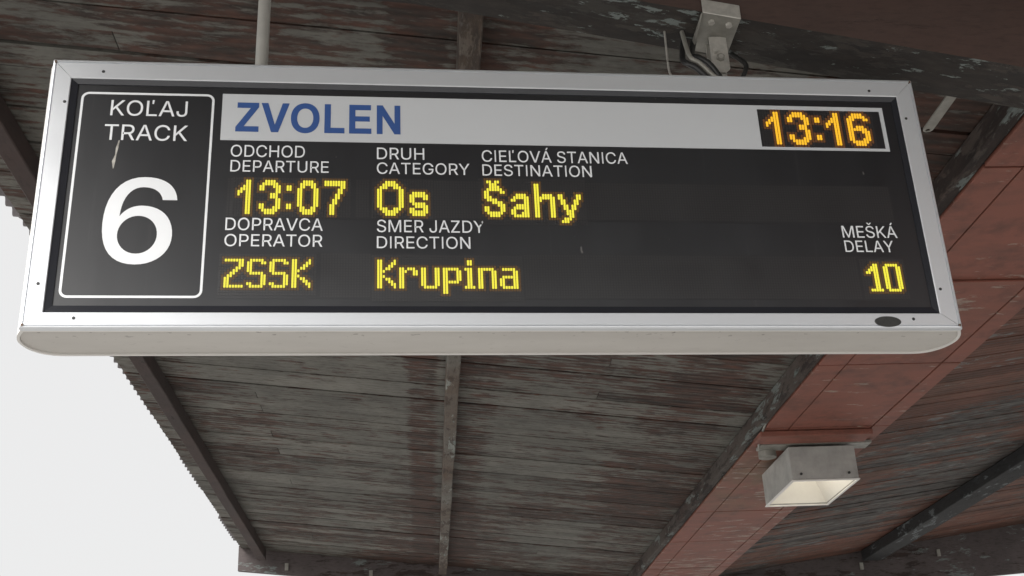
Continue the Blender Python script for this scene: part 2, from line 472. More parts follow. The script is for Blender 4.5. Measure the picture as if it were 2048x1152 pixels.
purlin(5.55, 5.63, zr, 5.55, PH, M_purlin_brown, "brown purlin at the right eave")

# red boarded valley soffit, butted against the cross girder; open joints between the panels
RZ = H + 1.80
mbr = MB()
joints = [Y_NEAR + 0.1, -0.3, 0.6, 1.5, GY0 - 0.003]
joints2 = [GY1 + 0.003, 3.20, 4.08, 4.97, 5.90, 6.65, 7.70, 8.60, 9.60, Y_FAR - 0.09]
for js in (joints, joints2):
    for a, b in zip(js[:-1], js[1:]):
        for x0, x1 in ((1.756, 1.880), (1.886, 2.318), (2.325, 2.410)):
            d = random.uniform(0, 0.002)
            mbr.box(x0, x1, a + 0.005, b - 0.005, RZ + d, RZ + 0.016 + d)
mbr.build("valley_soffit", M_red, canopy, bevel=0.0015, seg=1)
bk = MB()
for js in (joints, joints2): bk.box(1.757, 2.409, js[0] + 0.004, js[-1] - 0.004, RZ + 0.0185, RZ + 0.024)
bk.build("soffit_backing", M_purlin_black, canopy)
# cover batten across the soffit just before the lamp, and thinner laps
MB().box(1.735, 2.33, 5.93, 6.075, RZ - 0.030, RZ - 0.001).build("cover_batten", M_red, canopy, bevel=0.004, seg=1)
mbl = MB().box(1.75, 2.412, 4.055, 4.09, RZ - 0.010, RZ - 0.001)
mbl.build("cover_batten", M_red, canopy, bevel=0.002, seg=1)

# tapered cross girders: near one carries the sign, shallow at the tips and deep at the valley
def girder(y0, y1, bottom, name, mats, label):
    xs = [-1.50, -1.0, -0.4, 0.0, 0.5, 1.0, 1.5, 2.09, 2.7, 3.4, 4.2, 5.0, 5.7]
    vs, fs, mi = [], [], []
    def top(x): return (zl(x) if x < XV else zr(x)) - PH - 0.001
    for x in xs:
        zb = H + bottom(x)
        vs += [(x, y0, zb), (x, y1, zb), (x, y1, max(top(x), zb + .03)), (x, y0, max(top(x), zb + .03))]
    n = len(xs) - 1
    for i in range(n):
        for q in range(4):
            r = (q + 1) % 4
            fs.append((i*4+q, i*4+r, i*4+4+r, i*4+4+q)); mi.append(1 if q == 0 else 0)
    fs += [(0,1,2,3), (n*4+3, n*4+2, n*4+1, n*4)]; mi += [0, 0]
    mb = MB().add(vs, fs)
    o = mb.build(name, mats, canopy)
    for p in o.data.polygons: p.material_index = mi[p.index]
    o['label'] = label
    return o
def gb(x):
    if x < 0: return 1.925 - 0.115 * x
    if x < 2.09: return 1.713 - 0.212 * (x - 1.0)
    return 1.482 + 0.19 * (x - 2.09)
girder(GY0, GY1, gb, "cross_girder", [M_girder, M_girder_under], "brown tapered cross girder above the display")

# end fascias close the canopy
def end_fascia(y0, y1):
    mb = MB()
    xs = [-1.60, -0.6, 0.4, 1.4, 2.09, 3.0, 4.0, 5.0, 5.86]
    vs, fs = [], []
    for x in xs:
        z = (zl(x) if x < 2.09 else zr(x))
        d = 0.185 if x < 2.09 else 0.185 + 0.072 * (x - 2.09)
        vs += [(x, y0, z - d), (x, y1, z - d), (x, y1, z + 0.03), (x, y0, z + 0.03)]
    n = len(xs) - 1
    for i in range(n):
        for q in range(4):
            r = (q + 1) % 4
            fs.append((i*4+q, i*4+r, i*4+4+r, i*4+4+q))
    fs += [(0,1,2,3), (n*4+3, n*4+2, n*4+1, n*4)]
    mb.add(vs, fs).build("end_fascia", M_fascia, canopy)
end_fascia(Y_FAR + 0.003, Y_FAR + 0.055)
end_fascia(Y_NEAR - 0.055, Y_NEAR - 0.003)
# little cleats nailed along the far fascia
for i in range(9):
    x = -1.2 + i * 0.72
    z = (zl(x) if x < 2.09 else zr(x)) - 0.12
    MB().box(x, x + 0.03, Y_FAR - 0.012, Y_FAR + 0.002, z - 0.03, z + 0.03).build("cleat", M_galv, canopy)
for yc in (2.46,):
    mb = MB()
    zt = H + gb(2.09) - 0.001
    mb.box(2.02, 2.16, yc - 0.075, yc + 0.075, 0.0, zt)
    mb.box(1.95, 2.23, yc - 0.14, yc + 0.14, 0.0, 0.25)
    mb.build("column", M_girder, canopy, bevel=0.006, seg=1)
mb = MB(); mb.box(2.02, 2.16, Y_FAR - 0.03, Y_FAR + 0.1, 0.0, H + 1.66); mb.box(1.95, 2.23, Y_FAR - 0.1, Y_FAR + 0.17, 0, 0.25)
mb.build("column", M_girder, canopy, bevel=0.006, seg=1)
# loose flat strap screwed under the girder, its drilled end sticking out along the purlins
def strap():
    x, z = 1.385, H + 1.68
    w, t, L0, L1, r = 0.0145, 0.004, GY1 + 0.001, 2.765, 0.0145
    out = [(x - w, L0), (x + w, L0), (x + w, L1)] + [(x + r*math.cos(a), L1 + r*math.sin(a)) for a in [math.pi*k/10 for k in range(1, 10)]] + [(x - w, L1)]
    hole = [(x + 0.007*math.cos(2*math.pi*k/12), L1 + 0.004 + 0.007*math.sin(2*math.pi*k/12)) for k in range(12)]
    c = bpy.data.curves.new("strap", 'CURVE'); c.dimensions = '2D'; c.fill_mode = 'BOTH'; c.extrude = t/2
    for loop in (out, hole):
        sp = c.splines.new('POLY'); sp.points.add(len(loop) - 1); sp.use_cyclic_u = True
        for p, q in zip(sp.points, loop): p.co = (q[0], q[1], 0, 1)
    return curve_mesh(c, "flat_strap", M_galv, canopy, Matrix.Translation((0, 0, z - t/2)))
def curve_mesh(c, name, mat, parent, mtx=None):
    t = bpy.data.objects.new("tmp", c); COL.objects.link(t)
    dg = bpy.context.evaluated_depsgraph_get(); dg.update()
    me = bpy.data.meshes.new_from_object(t.evaluated_get(dg))
    bpy.data.objects.remove(t); bpy.data.curves.remove(c)
    if mtx is not None: me.transform(mtx)
    me.name = name; me.materials.clear(); me.materials.append(mat)
    o = bpy.data.objects.new(name, me); COL.objects.link(o)
    if parent is not None: o.parent = parent
    return o
strap()

# ------------------------------------------------------------------ departure board
YAW, ROLL = 0.04527841, 0.0029638
MS = Matrix.Rotation(YAW, 3, 'Z') @ Matrix.Rotation(ROLL, 3, 'Y')
C0 = Vector((0.19269817, 2.36589541, 1.28081605 + H))       # middle of the frame's front face
HW, HH, DEP = 1.0, 0.324, 0.158
BOARD = Matrix.Translation(C0) @ MS.to_4x4()
BASE = BOARD @ Matrix.Translation((0, DEP/2, -HH))
board = empty("departure_board", None, BASE)
tag(board, "long silver framed train departure display with yellow lettering on black", "departure board")
OFF = Vector((0, -DEP/2, HH))
class BB(MB):
    """geometry given in board coordinates: u right, depth back, v up from the middle of the front face"""
    def build(s, name, mats, parent=None, **kw):
        s.v = [(x + OFF.x, y + OFF.y, z + OFF.z) for x, y, z in s.v]
        return MB.build(s, name, mats, board if parent is None else parent, **kw)

# housing: plan with rounded back corners
def plan(inset, ybk, r, yf):
    """bowed end caps with tight back corners"""
    w = HW - inset
    K = ((-0.2, -0.016), (0, 0.0), (.2, .013), (.4, .019), (.58, .016), (.74, .008), (.86, -.005), (.94, -.020), (.985, -.038), (1.0, -.060), (1.0, -.09))
    side = []
    for i in range(1, len(K) - 2):
        for k in range(4):
            t = k / 4
            q = [0.5*((2*K[i][c]) + (K[i+1][c]-K[i-1][c])*t + (2*K[i-1][c]-5*K[i][c]+4*K[i+1][c]-K[i+2][c])*t*t + (3*K[i][c]-K[i-1][c]-3*K[i+1][c]+K[i+2][c])*t**3) for c in (0, 1)]
            side.append((w + q[1], yf + (ybk - yf)*min(1.0, q[0])))
    side.append((w + K[-2][1], ybk))
    return side + [(-x, y) for x, y in reversed(side)]
def extr(mb, pts, z0, z1, caps=(True, True)):
    n = len(pts)
    vs = [(x, y, z0) for x, y in pts] + [(x, y, z1) for x, y in pts]
    fs = [(i, (i+1) % n, (i+1) % n + n, i + n) for i in range(n)]
    if caps[0]: fs.append(tuple(range(n)))
    if caps[1]: fs.append(tuple(range(n, 2*n)))
    return mb.add(vs, fs)
# wall ring (open at the bottom so the rim reads), top cap, recessed bottom plate
outer = plan(0.0, DEP, 0.016, 0.014); inner = plan(0.0055, DEP - 0.006, 0.012, 0.0195)
sh = BB()
n = len(outer)
zb, zt = -HH, HH
vs = [(x,y,zb) for x,y in outer] + [(x,y,zt) for x,y in outer] + [(x,y,zb) for x,y in inner] + [(x,y,zb+0.030) for x,y in inner]
fs = []
for i in range(n):
    j = (i+1) % n
    fs += [(i, j, n+j, n+i), (i, 2*n+i, 2*n+j, j), (2*n+i, 3*n+i, 3*n+j, 2*n+j)]
fs.append(tuple(range(n, 2*n)))
sh.add(vs, fs)
housing = sh.build("housing", M_lip, smooth=40)
bp = BB(); extr(bp, plan(0.006, DEP - 0.0065, 0.0115, 0.020), -HH + 0.0035, -HH + 0.0075)
bp.build("bottom_plate", M_shell, housing)

# mitred frame rails, profile across the rail: t from inner lip (0) to outer edge, y depth
def rail(p_in0, p_in1, p_out0, p_out1):
    prof = [(0.0, 0.014), (0.0, 0.0012), (0.03, 0.0), (0.785, 0.0), (0.80, 0.0032), (0.838, 0.0032), (0.853, 0.0)]
    for k in range(7):
        a = math.pi/2 * k / 6
        prof.append((0.87 + 0.13*math.sin(a), 0.0075*(1-math.cos(a))))
    prof.append((1.0, 0.0138))
    mb = BB()
    vs, fs = [], []
    m = len(prof)
    cuts = 24
    for c in range(cuts + 1):
        s = c / cuts
        a = Vector(p_in0).lerp(Vector(p_in1), s); b = Vector(p_out0).lerp(Vector(p_out1), s)
        for t, y in prof:
            q = a.lerp(b, t)
            vs.append((q.x, y, q.y))
    for c in range(cuts):
        for i in range(m - 1):
            fs.append((c*m+i, c*m+i+1, (c+1)*m+i+1, (c+1)*m+i))
        fs.append((c*m+m-1, c*m, (c+1)*m, (c+1)*m+m-1))
    fs.append(tuple(range(m))); fs.append(tuple(range(cuts*m, cuts*m+m)))
    mb.add(vs, fs)
    return mb.build("frame_rail", M_alu, smooth=35)
IL, IR, IT, IB = -0.956, 0.953, 0.2745, -0.2885
g_ = 0.0006
rail((IL, IT), (IR, IT), (-HW + g_, HH), (HW - g_, HH))
rail((IR, IB), (IL, IB), (HW - g_, -HH), (-HW + g_, -HH))
rail((IL, IB + g_), (IL, IT - g_), (-HW, -HH + 2*g_), (-HW, HH - 2*g_))
rail((IR, IT - g_), (IR, IB + g_), (HW, HH - 2*g_), (HW, -HH + 2*g_))

# panel plane is set back behind the frame
PD = 0.0085
kk = MS.transposed() @ (C0 - Vector((0, 0, H)))
def adj(u, v, d=PD):
    s = 1 + d / kk.y
    return (u * s + (s - 1) * kk.x, v * s + (s - 1) * kk.z)
gk = BB()
def ring(mb, a, b, ya, yb):
    """sloping frame between rectangles a (outer) and b (inner): (l, r, b, t)"""
    A = [(a[0],ya,a[2]),(a[1],ya,a[2]),(a[1],ya,a[3]),(a[0],ya,a[3])]
    B = [(b[0],yb,b[2]),(b[1],yb,b[2]),(b[1],yb,b[3]),(b[0],yb,b[3])]
    return mb.add(A + B, [(i, (i+1)%4, (i+1)%4+4, i+4) for i in range(4)])
ring(gk, (IL, IR, IB, IT), (IL + 0.015, IR - 0.013, IB + 0.017, IT - 0.012), 0.0025, 0.0062)
ring(gk, (IL + 0.015, IR - 0.013, IB + 0.017, IT - 0.012), (IL + 0.0155, IR - 0.0135, IB + 0.0175, IT - 0.0125), 0.0062, PD + 0.001)
gk.build("gasket", M_gasket)
panel = BB().box(IL + 0.003, IR - 0.003, PD, PD + 0.006, IB + 0.003, IT - 0.003).build("display_panel", M_panel)

GLYPHS = {"A":[480,[[[39,0,16,0,78,170],[140,339,201,509,226,509],[251,509,276,509,338,339],[401,170,463,0,440,0],[418,0,395,0,359,101],[323,202,287,302,281,321],[273,344,264,372,255,400],[245,435,232,478,236,478],[241,478,245,478,233,435],[222,399,213,371,204,343],[196,320,191,302,155,202],[120,101,85,0,62,0]],[[197,142,110,142,110,161],[110,180,110,199,197,199],[283,199,370,199,370,180],[370,161,370,142,283,142]]]],"Á":[480,[[[39,0,16,0,78,170],[140,339,201,509,226,509],[251,509,276,509,338,339],[401,170,463,0,440,0],[418,0,395,0,359,101],[323,202,287,302,281,321],[273,344,264,372,255,400],[245,435,232,478,236,478],[241,478,245,478,233,435],[222,399,213,371,204,343],[196,320,191,302,155,202],[120,101,85,0,62,0]],[[197,142,110,142,110,161],[110,180,110,199,197,199],[283,199,370,199,370,180],[370,161,370,142,283,142]],[[229,558,213,558,229,592],[245,625,260,659,283,659],[306,659,329,659,307,625],[285,592,263,558,246,558]]]],"C":[510,[[[293,-7,267,-7,223,-7],[184,4,150,25,116,46],[89,76,70,115,50,154],[40,201,40,254,40,308],[50,354,70,393,89,432],[116,462,150,484,184,505],[223,516,267,516,293,516],[317,512,340,504,363,497],[384,486,402,471,420,457],[436,439,448,418,460,398],[468,374,473,348,451,348],[430,348,408,348,404,366],[398,381,389,395,381,408],[370,419,357,428,345,438],[331,444,315,449,300,454],[284,456,267,456,236,456],[208,448,184,432,159,417],[139,394,125,364,111,334],[103,297,103,254,103,211],[111,175,125,145,140,115],[159,92,184,76,209,61],[236,53,267,53,284,53],[300,55,315,60,331,65],[345,71,357,81,370,90],[381,101,389,114,398,128],[404,143,408,160,430,160],[451,160,473,160,469,135],[460,111,448,91,436,70],[421,52,402,38,384,23],[363,12,341,5,318,-3]]]],"D":[502,[[[271,0,219,0,178,0],[137,0,96,0,96,19],[96,38,96,57,136,57],[175,57,215,57,256,57],[291,65,318,81,345,97],[366,119,379,149,392,179],[399,214,399,255,399,296],[392,331,379,361,366,390],[346,412,320,428,293,444],[260,452,221,452,178,452],[136,452,93,452,93,471],[93,490,93,509,137,509],[181,509,225,509,275,509],[317,499,353,478,388,458],[415,429,433,391,452,353],[462,308,462,255,462,202],[452,157,433,119,414,81],[387,51,351,31,314,10]],[[103,509,125,509,125,339],[125,170,125,0,103,0],[82,0,60,0,60,170],[60,339,60,509,82,509]]]],"E":[419,[[[165,0,60,0,60,170],[60,339,60,509,164,509],[268,509,372,509,372,490],[372,471,372,452,290,452],[207,452,125,452,125,396],[125,341,125,286,202,286],[278,286,355,286,355,267],[355,248,355,229,278,229],[202,229,125,229,125,172],[125,114,125,57,208,57],[292,57,375,57,375,38],[375,19,375,0,270,0]]]],"G":[520,[[[309,-7,269,-7,223,-7],[184,4,149,25,115,46],[88,77,69,116,50,155],[40,201,40,254,40,308],[50,354,69,393,88,432],[115,462,149,484,183,505],[221,516,265,516,292,516],[317,512,340,504,364,496],[385,484,403,469,422,454],[437,437,449,416,461,396],[470,373,474,349,452,349],[430,349,408,349,403,365],[396,380,387,393,379,406],[368,417,356,427,344,436],[330,444,315,448,300,453],[283,456,265,456,235,456],[208,448,183,432,159,417],[139,394,125,364,111,334],[103,297,103,254,103,211],[111,175,125,145,140,115],[159,92,184,76,209,61],[237,53,269,53,297,53],[323,59,345,71,367,83],[384,101,396,123,409,146],[415,172,415,202,421,201],[428,200,434,199,384,199],[333,199,283,199,283,218],[283,237,283,256,348,256],[413,256,478,256,478,237],[478,219,478,200,478,158],[469,122,451,91,433,60],[408,36,377,19,345,2]]]],"H":[517,[[[82,0,60,0,60,170],[60,339,60,509,82,509],[103,509,125,509,125,435],[125,362,125,289,214,289],[303,289,392,289,392,362],[392,435,392,509,414,509],[435,509,457,509,457,339],[457,170,457,0,435,0],[414,0,392,0,392,77],[392,155,392,232,303,232],[214,232,125,232,125,155],[125,77,125,0,103,0]]]],"J":[396,[[[230,-7,185,-7,140,-7],[104,6,75,33,47,59],[33,97,33,145,33,155],[33,164,33,173,55,173],[76,173,98,173,98,164],[98,155,98,145,98,114],[106,91,122,74,137,58],[159,50,185,50,211,50],[232,58,248,74,264,91],[272,114,272,145,272,267],[272,388,272,509,293,509],[315,509,336,509,336,388],[336,267,336,145,336,97],[322,59,294,33,266,6]]]],"K":[467,[[[146,189,104,145,104,169],[104,193,104,216,116,232],[128,247,139,261,151,275],[162,290,174,303,187,317],[199,331,212,344,262,399],[313,454,364,509,392,509],[420,509,448,509,376,431],[304,353,231,276,230,276],[229,276,228,276,187,233]],[[82,0,60,0,60,170],[60,339,60,509,82,509],[103,509,125,509,125,451],[125,392,125,334,124,298],[124,261,124,225,124,214],[124,204,125,193,125,129],[125,64,125,0,103,0]],[[398,0,372,0,311,86],[249,173,188,259,201,276],[215,293,228,309,302,206],[375,103,449,0,423,0]]]],"L":[393,[[[160,0,60,0,60,170],[60,339,60,509,82,509],[103,509,125,509,125,358],[125,208,125,57,203,57],[282,57,361,57,361,38],[361,19,361,0,261,0]]]],"Ľ":[393,[[[160,0,60,0,60,170],[60,339,60,509,82,509],[103,509,125,509,125,358],[125,208,125,57,203,57],[282,57,361,57,361,38],[361,19,361,0,261,0]],[[225,404,211,404,211,447],[211,490,211,533,231,533],[252,533,272,533,266,490],[260,447,254,404,240,404]]]],"M":[628,[[[81,0,60,0,60,170],[60,339,60,509,91,509],[121,509,152,509,193,402],[235,294,277,187,280,180],[284,170,287,159,291,148],[295,136,299,123,303,110],[307,97,311,84,315,71],[319,59,322,49,317,49],[312,49,307,49,310,59],[314,70,318,83,322,95],[326,108,330,121,334,134],[338,147,342,158,346,170],[349,179,352,187,394,294],[435,402,476,509,507,509],[537,509,568,509,568,339],[568,170,568,0,547,0],[525,0,504,0,504,97],[504,194,504,291,504,302],[504,314,504,327,505,340],[505,354,505,369,505,383],[506,398,506,413,506,428],[507,443,507,457,509,457],[511,457,513,457,508,441],[503,426,498,409,492,393],[487,378,482,363,477,348],[472,334,467,322,463,309],[459,299,456,291,418,194],[380,97,342,0,323,0],[305,0,286,0,248,97],[209,194,170,291,167,299],[163,309,159,321,155,333],[150,346,145,361,140,376],[135,391,129,408,124,424],[118,441,112,457,114,457],[117,457,119,457,119,444],[120,431,120,416,120,401],[121,387,121,372,121,357],[121,342,122,328,122,315],[122,302,122,291,122,194],[122,97,122,0,101,0]]]],"N":[523,[[[82,0,60,0,60,170],[60,339,60,509,85,509],[111,509,136,509,205,400],[274,291,343,183,349,174],[355,164,363,151,370,138],[379,123,388,107,396,90],[405,73,414,55,411,55],[408,54,405,54,403,72],[401,90,401,108,400,126],[399,142,399,157,399,172],[399,185,399,195,399,300],[399,404,399,509,420,509],[442,509,463,509,463,339],[463,170,463,0,438,0],[412,0,387,0,325,97],[264,193,202,290,194,303],[186,316,177,331,169,345],[159,362,148,381,137,400],[123,424,108,452,111,453],[115,453,119,454,120,428],[121,405,122,384,123,362],[124,344,124,328,125,312],[125,300,125,291,125,194],[125,97,125,0,103,0]]]],"O":[533,[[[311,-7,267,-7,223,-7],[184,4,150,25,116,46],[90,76,70,115,50,154],[40,201,40,254,40,308],[50,354,70,393,90,432],[116,462,150,484,184,505],[223,516,267,516,311,516],[350,505,384,484,418,462],[444,432,464,393,483,354],[493,308,493,254,493,201],[483,154,464,115,444,76],[418,46,384,25,350,4]],[[236,53,267,53,297,53],[325,61,349,76,374,91],[394,114,408,144,423,174],[430,211,430,254,430,298],[423,335,408,365,394,395],[374,417,349,433,325,448],[297,456,267,456,236,456],[209,448,184,433,159,417],[140,394,125,364,111,334],[103,297,103,254,103,211],[111,174,125,144,140,114],[159,92,184,76,209,61]]]],"P":[445,[[[82,0,60,0,60,170],[60,339,60,509,118,509],[177,509,235,509,274,509],[307,502,332,487,358,473],[377,454,390,430,402,405],[409,378,409,348,409,317],[402,290,390,265,377,241],[358,222,332,207,307,193],[274,186,235,186,193,186],[151,186,109,186,109,205],[109,224,109,242,150,242],[191,242,233,242,259,242],[281,247,297,256,313,265],[325,278,333,294,341,310],[344,328,344,348,344,368],[341,386,333,402,325,417],[313,430,297,439,280,448],[259,452,232,452,196,452],[160,452,125,452,125,301],[125,151,125,0,103,0]]]],"R":[449,[[[82,0,60,0,60,170],[60,339,60,509,119,509],[177,509,236,509,275,509],[307,502,333,489,359,475],[378,457,390,433,403,410],[409,382,409,352,409,321],[403,295,390,271,378,248],[359,230,333,217,307,204],[275,198,236,198,189,198],[143,198,96,198,96,217],[96,236,96,255,142,255],[188,255,234,255,260,255],[281,259,298,267,314,275],[326,286,334,300,341,315],[345,332,345,352,345,372],[341,390,334,405,326,420],[314,431,298,440,281,448],[259,452,233,452,197,452],[161,452,125,452,125,301],[125,151,125,0,103,0]],[[378,0,353,0,312,76],[271,153,230,229,254,229],[279,229,303,229,344,153],[386,76,428,0,403,0]]]],"S":[447,[[[263,-9,224,-9,187,-9],[155,-3,128,9,100,21],[79,38,64,60,49,82],[40,107,38,137,60,137],[82,137,104,137,106,117],[112,101,123,88,134,75],[149,65,166,59,184,52],[203,49,224,49,247,49],[268,53,286,60,304,68],[319,78,329,92,340,105],[346,121,346,139,346,155],[341,169,332,179,323,189],[311,198,296,205,281,211],[264,217,245,222,224,228],[204,234,184,239,142,251],[109,268,86,289,63,311],[52,339,52,372,52,401],[60,426,75,448,90,469],[111,486,138,498,164,510],[194,516,227,516,261,516],[290,510,316,498,342,486],[362,469,377,449,392,428],[400,404,401,378,380,378],[358,378,337,378,335,403],[323,423,302,437,281,451],[256,459,225,459,203,459],[184,455,167,448,151,441],[138,431,129,418,120,406],[115,391,115,376,115,358],[120,344,131,334,142,323],[154,314,169,308,184,302],[199,297,212,293,230,289],[247,284,264,279,279,275],[295,270,312,264,328,257],[344,248,359,238,373,227],[385,214,395,198,404,181],[408,162,408,139,408,111],[401,86,386,64,372,41],[351,24,323,11,296,-2]]]],"Š":[447,[[[263,-9,224,-9,187,-9],[155,-3,128,9,100,21],[79,38,64,60,49,82],[40,107,38,137,60,137],[82,137,104,137,106,117],[112,101,123,88,134,75],[149,65,166,59,184,52],[203,49,224,49,247,49],[268,53,286,60,304,68],[319,78,329,92,340,105],[346,121,346,139,346,155],[341,169,332,179,323,189],[311,198,296,205,281,211],[264,217,245,222,224,228],[204,234,184,239,142,251],[109,268,86,289,63,311],[52,339,52,372,52,401],[60,426,75,448,90,469],[111,486,138,498,164,510],[194,516,227,516,261,516],[290,510,316,498,342,486],[362,469,377,449,392,428],[400,404,401,378,380,378],[358,378,337,378,335,403],[323,423,302,437,281,451],[256,459,225,459,203,459],[184,455,167,448,151,441],[138,431,129,418,120,406],[115,391,115,376,115,358],[120,344,131,334,142,323],[154,314,169,308,184,302],[199,297,212,293,230,289],[247,284,264,279,279,275],[295,270,312,264,328,257],[344,248,359,238,373,227],[385,214,395,198,404,181],[408,162,408,139,408,111],[401,86,386,64,372,41],[351,24,323,11,296,-2]],[[153,659,173,659,190,639],[206,619,223,599,239,619],[255,639,271,659,291,659],[312,659,332,659,332,658],[332,657,332,656,305,625],[278,595,252,565,232,565],[213,565,194,565,167,595],[140,625,113,656,113,657],[113,658,113,659,133,659]]]],"T":[449,[[[85,452,32,452,32,471],[32,490,32,509,160,509],[288,509,417,509,417,490],[417,471,417,452,363,452],[310,452,257,452,257,301],[257,151,257,0,235,0],[214,0,193,0,193,151],[193,301,193,452,139,452]]]],"U":[517,[[[299,-8,259,-8,219,-8],[184,0,154,15,124,31],[101,53,85,80,68,107],[60,138,60,173,60,285],[60,397,60,509,81,509],[103,509,124,509,124,399],[124,288,124,178,124,154],[130,132,141,113,152,94],[167,79,187,68,207,57],[231,52,259,52,287,52],[311,57,331,68,351,79],[366,94,377,113,387,132],[393,154,393,178,393,288],[393,399,393,509,414,509],[436,509,457,509,457,397],[457,285,457,173,457,138],[449,107,433,80,416,53],[393,31,363,15,334,0]]]],"V":[480,[[[229,0,204,0,141,170],[79,339,16,509,39,509],[62,509,84,509,120,408],[156,307,192,206,198,189],[206,166,215,137,224,109],[235,73,248,31,243,31],[239,31,235,31,247,74],[258,110,267,138,276,166],[284,189,290,206,325,307],[360,408,395,509,417,509],[440,509,463,509,401,339],[340,170,278,0,253,0]]]],"Y":[472,[[[225,0,203,0,203,69],[203,139,203,208,141,308],[79,409,16,509,41,509],[66,509,91,509,125,454],[159,399,192,344,203,326],[213,309,222,292,231,275],[240,255,250,230,241,230],[232,230,224,230,233,255],[242,276,251,293,260,310],[270,327,280,344,314,399],[347,454,381,509,406,509],[430,509,455,509,393,409],[330,308,268,208,268,139],[268,69,268,0,247,0]]]],"Z":[438,[[[161,0,42,0,42,15],[42,31,42,46,119,159],[196,272,273,385,284,400],[295,415,306,431,318,446],[329,461,341,476,343,469],[346,461,348,454,327,453],[306,453,285,452,264,452],[244,452,223,452,162,452],[101,452,40,452,40,471],[40,490,40,509,159,509],[278,509,397,509,397,493],[397,477,397,462,321,351],[245,240,169,129,158,113],[146,97,134,81,122,65],[110,49,97,33,95,40],[93,47,90,54,111,55],[132,56,152,57,173,57],[193,57,214,57,276,57],[338,57,399,57,399,38],[399,19,399,0,280,0]]]],"6":[453,[[[258,-7,226,-7,195,-7],[167,0,142,15,118,29],[98,49,84,74,71,100],[64,129,64,162,64,186],[69,212,80,239,91,266],[110,300,137,340,176,396],[214,453,252,509,276,509],[299,509,322,509,265,426],[208,344,151,261,149,261],[147,261,145,261,150,271],[157,280,165,288,174,296],[184,302,196,307,207,312],[221,314,235,314,266,314],[293,308,316,295,339,282],[357,263,370,240,382,216],[389,189,389,157,389,125],[382,97,368,73,354,48],[334,28,310,14,286,0]],[[207,48,226,48,246,48],[264,53,279,63,294,72],[306,85,314,101,323,118],[327,136,327,157,327,178],[323,197,314,213,306,230],[294,242,279,251,264,261],[246,265,226,265,207,265],[189,261,174,252,159,243],[147,230,138,214,129,198],[125,179,125,158,125,137],[129,118,138,102,147,85],[159,72,174,63,189,53]]]]}
GLYPHS['I'] = [200, [[[72,0,72,0,72,0],[128,0,128,0,128,0],[128,509,128,509,128,509],[72,509,72,509,72,509]]]]
def bez(*q):
    """closed outline from (point, handle out, handle in of the next) triples"""
    n = len(q)
    return [[*(q[i-1][2] or q[i][0]), *q[i][0], *(q[i][1] or q[i][0])] for i in range(n)]
_six = [bez(((555,232),(555,380),(455,474)), ((300,474),(225,474),(165,440)), ((128,385),(135,540),(200,628)), ((300,628),(390,628),(445,590)),
            ((460,523),None,None), ((576,523),(565,640),(470,712)), ((305,712),(110,712),(0,560)), ((0,325),(0,110),(100,0)), ((280,0),(440,0),(555,95))),
        bez(((436,238),(436,322),(370,391)), ((280,391),(190,391),(123,322)), ((123,238),(123,154),(190,85)), ((280,85),(370,85),(436,154)))]
_six = [[[v * 0.7145 for v in q] for q in c] for c in _six]
_six[1] = [[q[4], q[5], q[2], q[3], q[0], q[1]] for q in reversed(_six[1])]
GLYPHS['6'] = [453, _six]
def poly(*q): return [[x, y, x, y, x, y] for x, y in q]
def oval(cx, cy, rx, ry, rev=False):
    k, m = 0.60 * rx, 0.60 * ry
    c = [[cx+rx, cy-m, cx+rx, cy, cx+rx, cy+m], [cx+k, cy+ry, cx, cy+ry, cx-k, cy+ry], [cx-rx, cy+m, cx-rx, cy, cx-rx, cy-m], [cx-k, cy-ry, cx, cy-ry, cx+k, cy-ry]]
    return [[q[4], q[5], q[2], q[3], q[0], q[1]] for q in reversed(c)] if rev else c
GLYPHS['N'] = [523, [poly((60,0),(60,509),(133,509),(398,108),(398,509),(463,509),(463,0),(390,0),(125,402),(125,0))]]
GLYPHS['Z'] = [438, [poly((37,0),(37,50),(308,452),(46,452),(46,509),(393,509),(393,459),(122,57),(397,57),(397,0))]]
GLYPHS['M'] = [628, [poly((60,0),(60,509),(150,509),(314,85),(478,509),(568,509),(568,0),(504,0),(504,425),(342,0),(286,0),(124,425),(124,0))]]
GLYPHS['V'] = [480, [poly((10,509),(82,509),(240,80),(398,509),(470,509),(277,0),(203,0))]]
BOLD = {'Z': [440, [poly((25,0),(25,80),(268,415),(42,415),(42,509),(405,509),(405,432),(162,94),(412,94),(412,0))]],
        'V': [484, [poly((4,509),(120,509),(242,130),(364,509),(480,509),(302,0),(182,0))]],
        'O': [534, [oval(267,254.5,243,264), oval(267,254.5,136,170,True)]],
        'L': [420, [poly((60,0),(60,509),(166,509),(166,94),(402,94),(402,0))]],
        'E': [472, [poly((60,0),(60,509),(432,509),(432,417),(166,417),(166,305),(412,305),(412,215),(166,215),(166,92),(440,92),(440,0))]],
        'N': [526, [poly((60,0),(60,509),(162,509),(365,185),(365,509),(466,509),(466,0),(362,0),(160,322),(160,0))]]}
def groups(contours):
    """outer contours, each with the holes that lie in it"""
    def area(c): return sum(a[2]*b[3] - b[2]*a[3] for a, b in zip(c, c[1:] + c[:1]))
    def inside(p, c):
        r = False
        for a, b in zip(c, c[1:] + c[:1]):
            if (a[3] > p[1]) != (b[3] > p[1]) and p[0] < (b[2]-a[2])*(p[1]-a[3])/(b[3]-a[3]) + a[2]: r = not r
        return r
    sgn = 1 if area(max(contours, key=lambda c: abs(area(c)))) > 0 else -1
    out = [[c] for c in contours if area(c)*sgn > 0]
    for c in contours:
        if area(c)*sgn <= 0:
            best = [g for g in out if inside((c[0][2], c[0][3]), g[0])]
            if best: min(best, key=lambda g: abs(area(g[0]))).append(c)
    return out
CAP = 508.7
